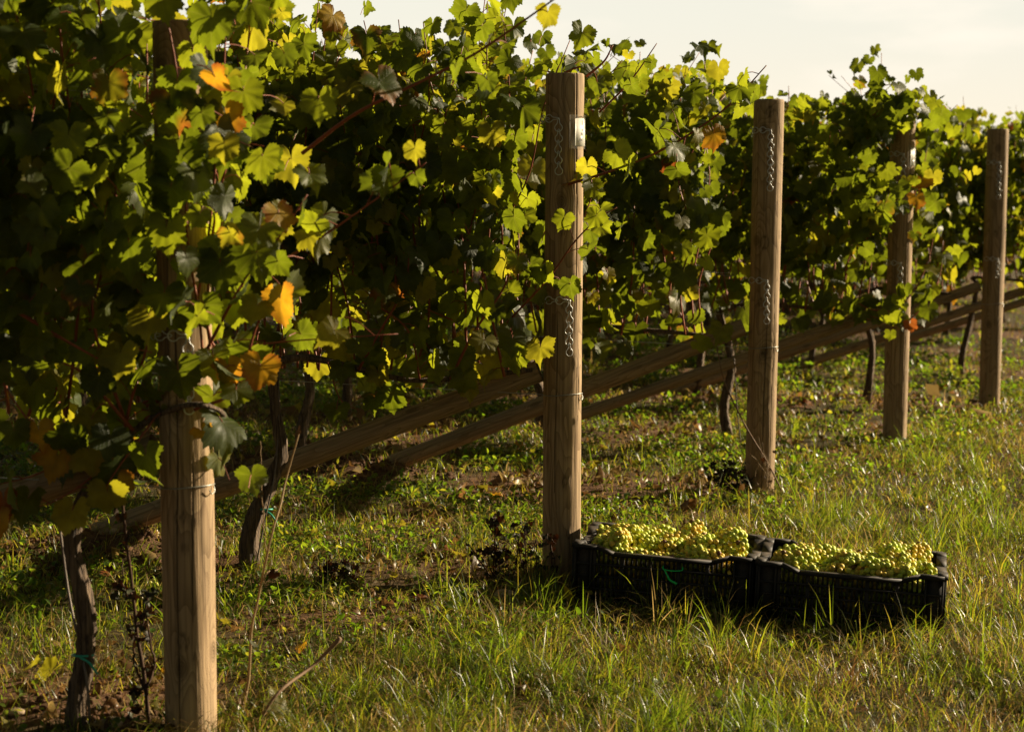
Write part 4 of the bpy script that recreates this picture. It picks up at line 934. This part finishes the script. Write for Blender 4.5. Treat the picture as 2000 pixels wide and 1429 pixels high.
# ------------------------------------------------------------------ crates
CL, CW, CHH = .578, .41, .196
CA = R(-12.3)
ex = Vector((math.cos(CA), math.sin(CA), 0)); ey = Vector((-math.sin(CA), math.cos(CA), 0))
def crate_parts(root, tie):
    T, CZ, MZ = .016, CHH, CHH - .020               # wall thickness, corner height, height of the rim between corners
    def side(name, L, flip, rim, cells, handle=False):
        b = MB(); c = .075; s = .055                # (x along the wall, y thickness, z up)
        out = [(0, CZ - .012), (0, CZ), (c, CZ), (c + s, rim), (L - c - s, rim), (L - c, CZ), (L, CZ), (L, CZ - .012), (L - c - .004, CZ - .012), (L - c - s, rim - .011), (c + s, rim - .011), (c + .004, CZ - .012)]
        n = len(out)
        # rim as convex pieces
        b.prism([(0, CZ - .012), (c, CZ - .012), (c, CZ), (0, CZ)], -.012, T + .004)
        b.prism([(L - c, CZ - .012), (L, CZ - .012), (L, CZ), (L - c, CZ)], -.012, T + .004)
        b.prism([(c, CZ - .012), (c + s, rim - .011), (c + s, rim), (c, CZ)], -.0118, T + .0038)
        b.prism([(L - c - s, rim - .011), (L - c, CZ - .012), (L - c, CZ), (L - c - s, rim)], -.0118, T + .0038)
        b.prism([(c + s, rim - .011), (L - c - s, rim - .011), (L - c - s, rim), (c + s, rim)], -.012, T + .004)
        # corner panels
        for x0 in (0., L - .060):
            b.box((x0, .001, .004), (x0 + .060, .006, CZ - .012))
            for q in (.004, .056): b.box((x0 + q - .003, -.008, .004), (x0 + q + .003, .001, CZ - .0125))
        # horizontal bands
        for z, hh, d in ((.004, .014, -.004), (.052, .005, -.006), (.093, .005, -.006), (.132, .006, -.009)):
            b.box((.0605, d, z), (L - .0605, T * .5, z + hh)); 
            for x0 in (0., L - .060): b.box((x0 + .0075, d, z), (x0 + .0525, .0008, z + hh))
        # slats
        m = int(L * 52); xs = np.linspace(.066, L - .066, m)
        for i, x in enumerate(xs):
            w = .0042 if i % 6 else .0065
            top = np.interp(x, [c, c + s, L - c - s, L - c], [CZ - .0125, rim - .0115, rim - .0115, CZ - .0125])
            if i % 6 == 0: b.box((x - w, -.003, .0185), (x + w, .007, top))
            else:
                b.box((x - w, .0005, .0185), (x + w, .006, .0515)); b.box((x - w, .0005, .0575), (x + w, .006, .0925)); b.box((x - w, .0005, .0985), (x + w, .006, .1315))
                b.box((x - w * .8, .0005, .1385), (x + w * .8, .006, top))
        V, F = b.arr()
        o = mk(name, V, F, M_crate, root, smooth=False)
        return o
    a = side('long_side', CL, 0, MZ, 30); a.location = (0, 0, 0)
    a2 = side('long_side', CL, 0, MZ, 30); a2.location = (CL, CW, 0); a2.rotation_euler = (0, 0, R(180))
    c = side('short_side', CW - .002, 0, MZ - .004, 20); c.location = (.0011, CW - .001, 0.0007); c.rotation_euler = (0, 0, R(-90))
    c2 = side('short_side', CW - .002, 0, MZ - .004, 20); c2.location = (CL - .0011, .001, 0.0007); c2.rotation_euler = (0, 0, R(90))
    b = MB(); 
    for i in range(29): x = .02 + i * (CL - .04) / 28; b.box((x - .006, .0175, .006), (x + .006, CW - .0175, .010))
    for i in range(10): y = .03 + i * (CW - .06) / 9; b.box((.0175, y - .005, .0015), (CL - .0175, y + .005, .0055))
    b.build('base', M_crate, root, smooth=False)
    if tie:
        b = MB(); x = CL * .545
        b.tube(smoothpath([(x - .022, .010, .147), (x - .021, -.012, .146), (x - .017, -.016, .139), (x + .015, -.0165, .137), (x + .040, -.016, .141), (x + .042, -.011, .148), (x + .040, .010, .149)], 24), .0022, 6)
        b.tube(smoothpath([(x - .017, -.016, .140), (x - .004, -.020, .120), (x + .004, -.022, .108), (x + .028, -.024, .097)], 12), np.linspace(.0025, .0042, 12), 6)
        b.build('tie', M_tieg, root)
slope_a = math.atan(.0436)
def place_crate(org, label, tie):
    root = empty('harvest_crate', org); root.rotation_euler = (0, slope_a, CA); tag(root, label, 'crate', 'black plastic harvest crates full of grapes')
    crate_parts(root, tie); return root
def solve_corner(px, py, h):
    d = ray(px, py); z = 0.
    for _ in range(10):
        p = np.array([0, 0, CAMH]) + d * ((z + h - CAMH) / d[2]); z = float(zg0(p[0], p[1]))
    return Vector((p[0], p[1], z))
ca = solve_corner(1118, 1063, CHH); ca.z += .004
cb = ca + ex * (CL + .022) + Vector((0, 0, -.0436 * (CL + .022))) + ey * (-.035)
crateA = place_crate(ca, 'black slatted crate of grapes with a green tie, beside the wooden post', True)
crateB = place_crate(cb, 'black slatted crate of grapes farther right on the open grass', False)
for o in (ca, cb): CRATES.append((np.array(o[:2]), 0))
def inside(x, y, a, b):
    dx, dy = x - a[0], y - a[1]; l = dx * ex[0] + dy * ex[1]; w = dx * ey[0] + dy * ey[1]
    return (l > -.015) & (l < CL + .015) & (w > -.02) & (w < CW + .015)

# grapes
def bunch_mesh(rng, n, gold):
    pts = []; L = .125
    for t in range(4000):
        z = rng.uniform(0, L); rad = np.interp(z, [0, .02, .06, .125], [.018, .036, .033, .008]) * (1 if z < .12 else .5)
        a = rng.uniform(0, 6.28); q = np.array([math.cos(a) * rad * rng.uniform(.85, 1.05), math.sin(a) * rad * rng.uniform(.85, 1.05), z - L / 2])
        r = rng.uniform(.0086, .0106)
        if all(np.linalg.norm(q - p) > (r + s) * .82 for p, s, in pts): pts.append((q, r))
        if len(pts) >= n: break
    V0, F0 = ICO2; V, F, T = [], [], []
    for i, (q, r) in enumerate(pts):
        V.append(V0 * r * np.array([1, 1, rng.uniform(1., 1.08)]) + q); F.append(F0 + i * len(V0))
        g = np.array([(.52, .62, .07), (.64, .62, .08), (.68, .50, .07)][rng.choice(3, p=(.15, .4, .45) if gold else (.55, .37, .08))]) * rng.uniform(.82, 1.12)
        if rng.random() < .02: g = np.array([.16, .06, .03])
        T.append(np.tile(g, (len(V0), 1)))
    b = MB(); b.tube(smoothpath([(0, 0, -L / 2), (.003, .002, 0), (-.002, 0, L / 2 + .012), (.006, .004, L / 2 + .028)], 10)[::-1], .0018, 6)
    for i, (q, r) in enumerate(pts):
        if i % 3 == 0: b.tube([q, (0, 0, q[2] * .9 - .008)], .0009, 4, cap=False)
    return np.concatenate(V), np.concatenate(F), np.concatenate(T), b.arr()
BUN = []
for i in range(8):
    V, F, T, (sv, sf) = bunch_mesh(np.random.default_rng(300 + i), 76, i >= 5)
    o = mk('berries', V, F, M_grape, attrs={'tint': T}); s = mk('stalk', sv, sf, M_stalk)
    BUN.append((o.data, s.data)); bpy.data.objects.remove(o); bpy.data.objects.remove(s)
rb = random.Random(4)
def fill(crate, tones, where):
    M = Euler((0, slope_a, CA)).to_matrix()
    def one(x, y, z):
        g = rb.random() < tones; i = rb.choice((5, 6, 7)) if g else rb.choice((0, 1, 2, 3, 4))
        e = empty('grape_bunch'); e.location = crate.location + M @ Vector((x, y, z))
        def over(th):                            # how far the bunch would poke through the crate walls
            hx = .068 * abs(math.sin(th - CA)) + .040 * abs(math.cos(th - CA)); hy = .068 * abs(math.cos(th - CA)) + .040 * abs(math.sin(th - CA))
            return max(0, .018 - (x - hx)) + max(0, x + hx - CL + .018) + max(0, .018 - (y - hy)) + max(0, y + hy - CW + .018)
        th = min((rb.uniform(0, 6.28) for q in range(14)), key=lambda t: over(t) + rb.uniform(0, .004))
        e.rotation_euler = Euler((R(rb.uniform(70, 108)), rb.uniform(-.3, .3), th))
        tag(e, ('amber tinged' if g else 'pale green') + ' bunch of wine grapes piled ' + where, 'grapes', 'bunches of wine grapes in the crates')
        link('berries', BUN[i][0], e); link('stalk', BUN[i][1], e)
    for lay, (z, nx_, ny_) in enumerate(((.050, 6, 4), (.096, 6, 4), (.143, 7, 4))):
        for i in range(nx_):
            for j in range(ny_):
                x = .066 + (CL - .132) * i / (nx_ - 1) + rb.uniform(-.020, .020); x = min(max(x, .062), CL - .062); y = .068 + (CW - .136) * j / (ny_ - 1) + rb.uniform(-.012, .012); y = min(max(y, .060), CW - .060)
                heap = .026 * math.sin(math.pi * x / CL) * math.sin(math.pi * y / CW) if lay == 2 else 0
                one(x, y, z + heap + rb.uniform(-.016, .017))
    for q in range(15): 
        x, y = rb.uniform(.09, CL - .09), rb.uniform(.10, CW - .09); one(x, y, .178 + rb.uniform(-.012, .030))
fill(crateA, .30, 'in the crate beside the wooden post')
fill(crateB, .42, 'in the crate farther right on the grass')
# ------------------------------------------------------------------ stakes, withered plants, sticks, fallen leaves, stones
def rod(pts, r, name, mat, label, cat, group=None, k=7, n=16):
    b = MB(); P = smoothpath(pts, n); b.tube(P, np.linspace(r, r * .85, n) if np.isscalar(r) else np.interp(np.linspace(0, 1, n), np.linspace(0, 1, len(r)), r), k)
    o = b.build(name, mat); return tag(o, label, cat, group)
Yb = Y1
rod([at(176, 1420, Y1 - .01), at(168, 1320, Y1 - .03), at(135, 1165, Y1 + .04), at(118, 1040, Y1 + .05), at(96, 900, Y1 + .06)], .0035, 'training_stake', M_rod, 'thin grey rod bound to the foremost vine trunk', 'stake', 'thin rods beside vine trunks')
rod([at(500, 1105, Y2 - .03), at(516, 1020, Y2 - .04), at(540, 900, Y2 - .02), at(545, 720, Y2)], .003, 'training_stake', M_rod, 'thin grey rod beside the vine trunk leaning right behind the front post', 'stake', 'thin rods beside vine trunks')
Y5 = gp(1437, 870)[1]
rod([at(1447, 868, Y5), at(1440, 800, Y5), at(1434, 700, Y5)], .0035, 'training_stake', M_rod, 'thin grey rod beside the bent trunk left of the knotty post', 'stake', 'thin rods beside vine trunks')
Y6 = gp(1530, 975)[1]
rod([at(1535, 975, Y6), at(1500, 905, Y6 - .05), at(1455, 830, Y6 - .05), at(1415, 745, Y6), at(1400, 675, Y6)], [.004, .0035, .003, .0025], 'bent_twig', M_twig, 'long bent grey twig leaning across the foot of the knotty post', 'twig')
def withered(label, stems, nleaf, Yq, seed, mat=M_dead, tint=.35, size=.022, kinds=4, name='withered_plant'):
    rng = np.random.default_rng(seed); b = MB(); P = []
    for px, r in stems:
        q = smoothpath([at(x, y, Yq + (0 if i == 0 else rng.normal(0, .02))) for i, (x, y) in enumerate(px)], 18); b.tube(q + rng.normal(0, .0015, q.shape), np.linspace(r, r * .5, 18), 6)
        for j in rng.integers(4, 18, nleaf): P.append(q[j] + rng.normal(0, .010, 3))
    root = empty(name, P[0] if P else at(*stems[0][0][0], Yq)); root.location.z = float(zg(root.location.x, root.location.y)); tag(root, label, 'plant')
    V, F = b.arr(); off = np.array(tuple(root.location)); mk('stem', V - off, F, mat, root)
    if P:
        P = np.array(P) - off; n = len(P)
        d = leaves(rng, P, rng.normal(0, 1, (n, 3)), rng.normal(0, .5, (n, 3)) + [0, 0, -1], rng.uniform(.5, 1.3, n) * size, 'low', kinds=np.full(n, kinds))
        w = d[0]; d[2] = np.tile([[.16, .095, .055]], (len(d[2]), 1)) * tint if kinds == 4 else d[2] * tint; d[3] = d[3] * tint * (.12 if kinds == 4 else 1)
        leaf_obj('withered_leaves', d, M_leaf_far, root)
Yd = gp(290, 1410)[1]
withered('dark withered weed with curled leaves between the vine trunk and the front post', [([(290, 1412), (282, 1320), (268, 1240), (255, 1120), (243, 1020), (238, 950)], .006), ([(285, 1350), (265, 1300), (262, 1260), (270, 1215)], .004), ([(288, 1340), (302, 1300), (296, 1260), (285, 1200)], .004), ([(285, 1330), (262, 1370), (250, 1400)], .003), ([(275, 1230), (285, 1180), (290, 1150)], .003), ([(262, 1160), (242, 1150), (238, 1090)], .003)], 12, Yd, 1, size=.016, tint=.25)
Yw = gp(480, 1400)[1]
withered('tall thin dry stalk rising right of the front post', [([(468, 1420), (485, 1330), (490, 1250), (505, 1160), (530, 1050), (560, 940), (585, 840)], .0045), ([(505, 1160), (520, 1120), (545, 1110)], .002), ([(480, 1350), (470, 1390), (455, 1420)], .003), ([(520, 1090), (512, 960), (510, 860)], .0016)], 2, Yw, 2, M_straw, .35, .02)
rod([gp(495, 1425) , gp(495, 1425) + Vector((.06, .02, .09)), at(610, 1300, Yw + .05), at(665, 1245, Yw + .06)], [.005, .0045, .004, .0065], 'dead_stick', M_twig, 'dead reddish stick leaning to the right in the grass near the front post', 'stick')
Yp = gp(1040, 1150)[1]
rs = np.random.default_rng(8)
st = []
for i in range(13):
    x0 = rs.uniform(950, 1085); y0 = rs.uniform(1135, 1165); x1 = x0 + rs.normal(-12, 22); y1 = rs.uniform(1010, 1085)
    st.append(([(x0, y0), ((x0 + x1) / 2 + rs.normal(0, 6), (y0 + y1) / 2), (x1, y1), (x1 + rs.normal(0, 14), y1 + rs.uniform(5, 25))], .0028))
withered('clump of dark dried weeds at the left foot of the post by the crates', st, 14, Yp, 3, size=.013, tint=.3)
st = [([(x, 1145), (x + 4, 1120), (x + rs.normal(0, 8), rs.uniform(1085, 1105))], .003) for x in np.linspace(625, 690, 9)]
withered('small brown dried weed tuft on bare soil between the two front posts', st, 12, gp(655, 1145)[1], 4, size=.014, tint=.45)
st = [([(rs.uniform(1395, 1465), 972), (rs.uniform(1380, 1470), 940), (rs.uniform(1370, 1475), rs.uniform(890, 925))], .0022) for x in range(16)]
withered('dark feathery dried weed at the left foot of the knotty post', st, 9, gp(1430, 972)[1], 5, size=.014, tint=.3)
st = [([(1490 + rs.normal(0, 6), 975), (1500 + rs.normal(0, 8), 930), (1490 + rs.normal(0, 14), rs.uniform(850, 900))], .0016) for x in range(9)]
withered('pale dry grass stems standing against the foot of the knotty post', st, 1, gp(1490, 980)[1] - .02, 6, M_straw, .5, .012)
st = [([(970, 1120), (965, 1090), (955, 1070)], .003), ([(972, 1120), (990, 1090), (985, 1065)], .003)]
withered('two broad green weed leaves by the dried weeds left of the crate post', st, 1, gp(970, 1120)[1] - .03, 7, M_straw, 1., .05, 0, 'weed')
for n_, (px, py, hh, lab) in enumerate(((728, 1330, .17, 'lone straw stem standing upright in the grass between the front posts'), (1600, 1225, .14, 'bent straw stem in front of the right-hand crate'), (1635, 835, .02, 'pale curled husk lying in the grass right of the knotty post'))):
    p = gp(px, py); 
    if n_ < 2: rod([p, p + Vector((.004, 0, hh * .5)), p + Vector((.008, .0, hh)), p + Vector((-.012, 0, hh * 1.25))], [.0022, .0018, .0012], 'straw_stem', M_straw, lab, 'grass stem', None, 6)
# leaf-shaped things lying on the ground
FL = [(760, 1375, .0, 3), (545, 1415, .06, 2), (460, 1300, .05, 1), (100, 1330, .06, 2), (60, 1320, .045, 2), (862, 925, .05, 1), (965, 975, .035, 3), (1325, 845, .05, 1), (1600, 835, .06, 2), (1445, 1145, .0, 3), (545, 1385, .05, 2), (305, 1185, .035, 2), (215, 1135, .04, 4), (880, 1085, .035, 4), (700, 1160, .04, 2), (590, 1270, .03, 3), (1560, 905, .04, 2), (1660, 745, .05, 3), (1250, 905, .04, 3), (1015, 880, .045, 3), (1180, 870, .04, 2), (440, 1275, .04, 1), (330, 1330, .04, 3), (820, 1180, .03, 4), (1330, 935, .04, 2), (1840, 760, .05, 3), (1580, 795, .04, 4), (1140, 930, .035, 3)]
WD = {1: 'green', 2: 'pale yellow green', 3: 'yellow', 4: 'rusty brown'}
def near(px, py):
    if py > 1250: return 'in the grass ' + ('left of' if px < 320 else 'right of') + ' the front post'
    if px < 400: return 'on bare soil left of the front post'
    if px < 1060: return 'between the front post and the crate post' if py > 1000 else 'below the long brace pole'
    return 'on the ground around the knotty post'
for i, (px, py, s, kd) in enumerate(FL):
    if s == 0: continue
    rng = np.random.default_rng(600 + i); p = gp(px, py)
    nn = np.array([rng.normal(0, .45), rng.normal(-.35, .3), 1.]); t = rng.normal(0, 1, 3)
    d = leaves(rng, np.zeros((1, 3)), nn[None], t[None], np.array([s]), 'hi', kinds=np.array([kd])); d[0] = d[0] + np.array([0, 0, s * .35 + .01])
    o = leaf_obj('fallen_leaf', d, M_leaf, None, p); tag(o, 'fallen ' + WD[kd] + ' vine leaf lying ' + near(px, py), 'leaf', 'fallen vine leaves')
SN = [(217, 1418, .028, 'flat pale stone at the foot of the front post, left side'), (225, 1090, .024, 'pale stone on the soil left of the front post'), (668, 1262, .02, 'round stone beside the dead stick'), (985, 1168, .034, 'brown half-buried stone left of the crate post'),
      (792, 962, .016, 'white pebble at the foot of the soil mound'), (760, 945, .014, 'small white stone on top of the soil mound'), (30, 1395, .022, 'pale stone at the bottom left by the trunk'), (1395, 880, .02, 'round stone left of the knotty post foot'), (1432, 885, .018, 'stone nearest the knotty post, on bare soil'), (1040, 960, .016, 'white pebble left of the crate post in the grass')]
for i, (px, py, s, lab) in enumerate(SN):
    rng = np.random.default_rng(700 + i); V, F = lump(rng, ICO3, .3); o = mk('stone', V * s * np.array([1.2, 1, .6]), F, M_stone, None, loc=gp(px, py) + Vector((0, 0, s * .3)))
    tag(o, lab, 'stone', 'stones on the soil')
def fallen_grapes(px, py, n, seed, label):
    rng = np.random.default_rng(seed); V, F, T = [], [], []
    for i in range(n):
        q = np.array([rng.normal(0, .014), rng.normal(0, .010), rng.uniform(0.006, .022)]); V.append(ICO2[0] * .0085 + q); F.append(ICO2[1] + i * len(ICO2[0])); T.append(np.tile([.50, .50, .10], (len(ICO2[0]), 1)))
    o = mk('fallen_grapes', np.concatenate(V), np.concatenate(F), M_grape, attrs={'tint': np.concatenate(T)}, loc=gp(px, py)); tag(o, label, 'grapes', 'fallen grapes')
fallen_grapes(300, 1148, 8, 1, 'few pale grapes lying on the soil left of the front post')
fallen_grapes(703, 1180, 5, 2, 'few pale grapes under a curled leaf on the soil between the front posts')

grass_all()
clods()
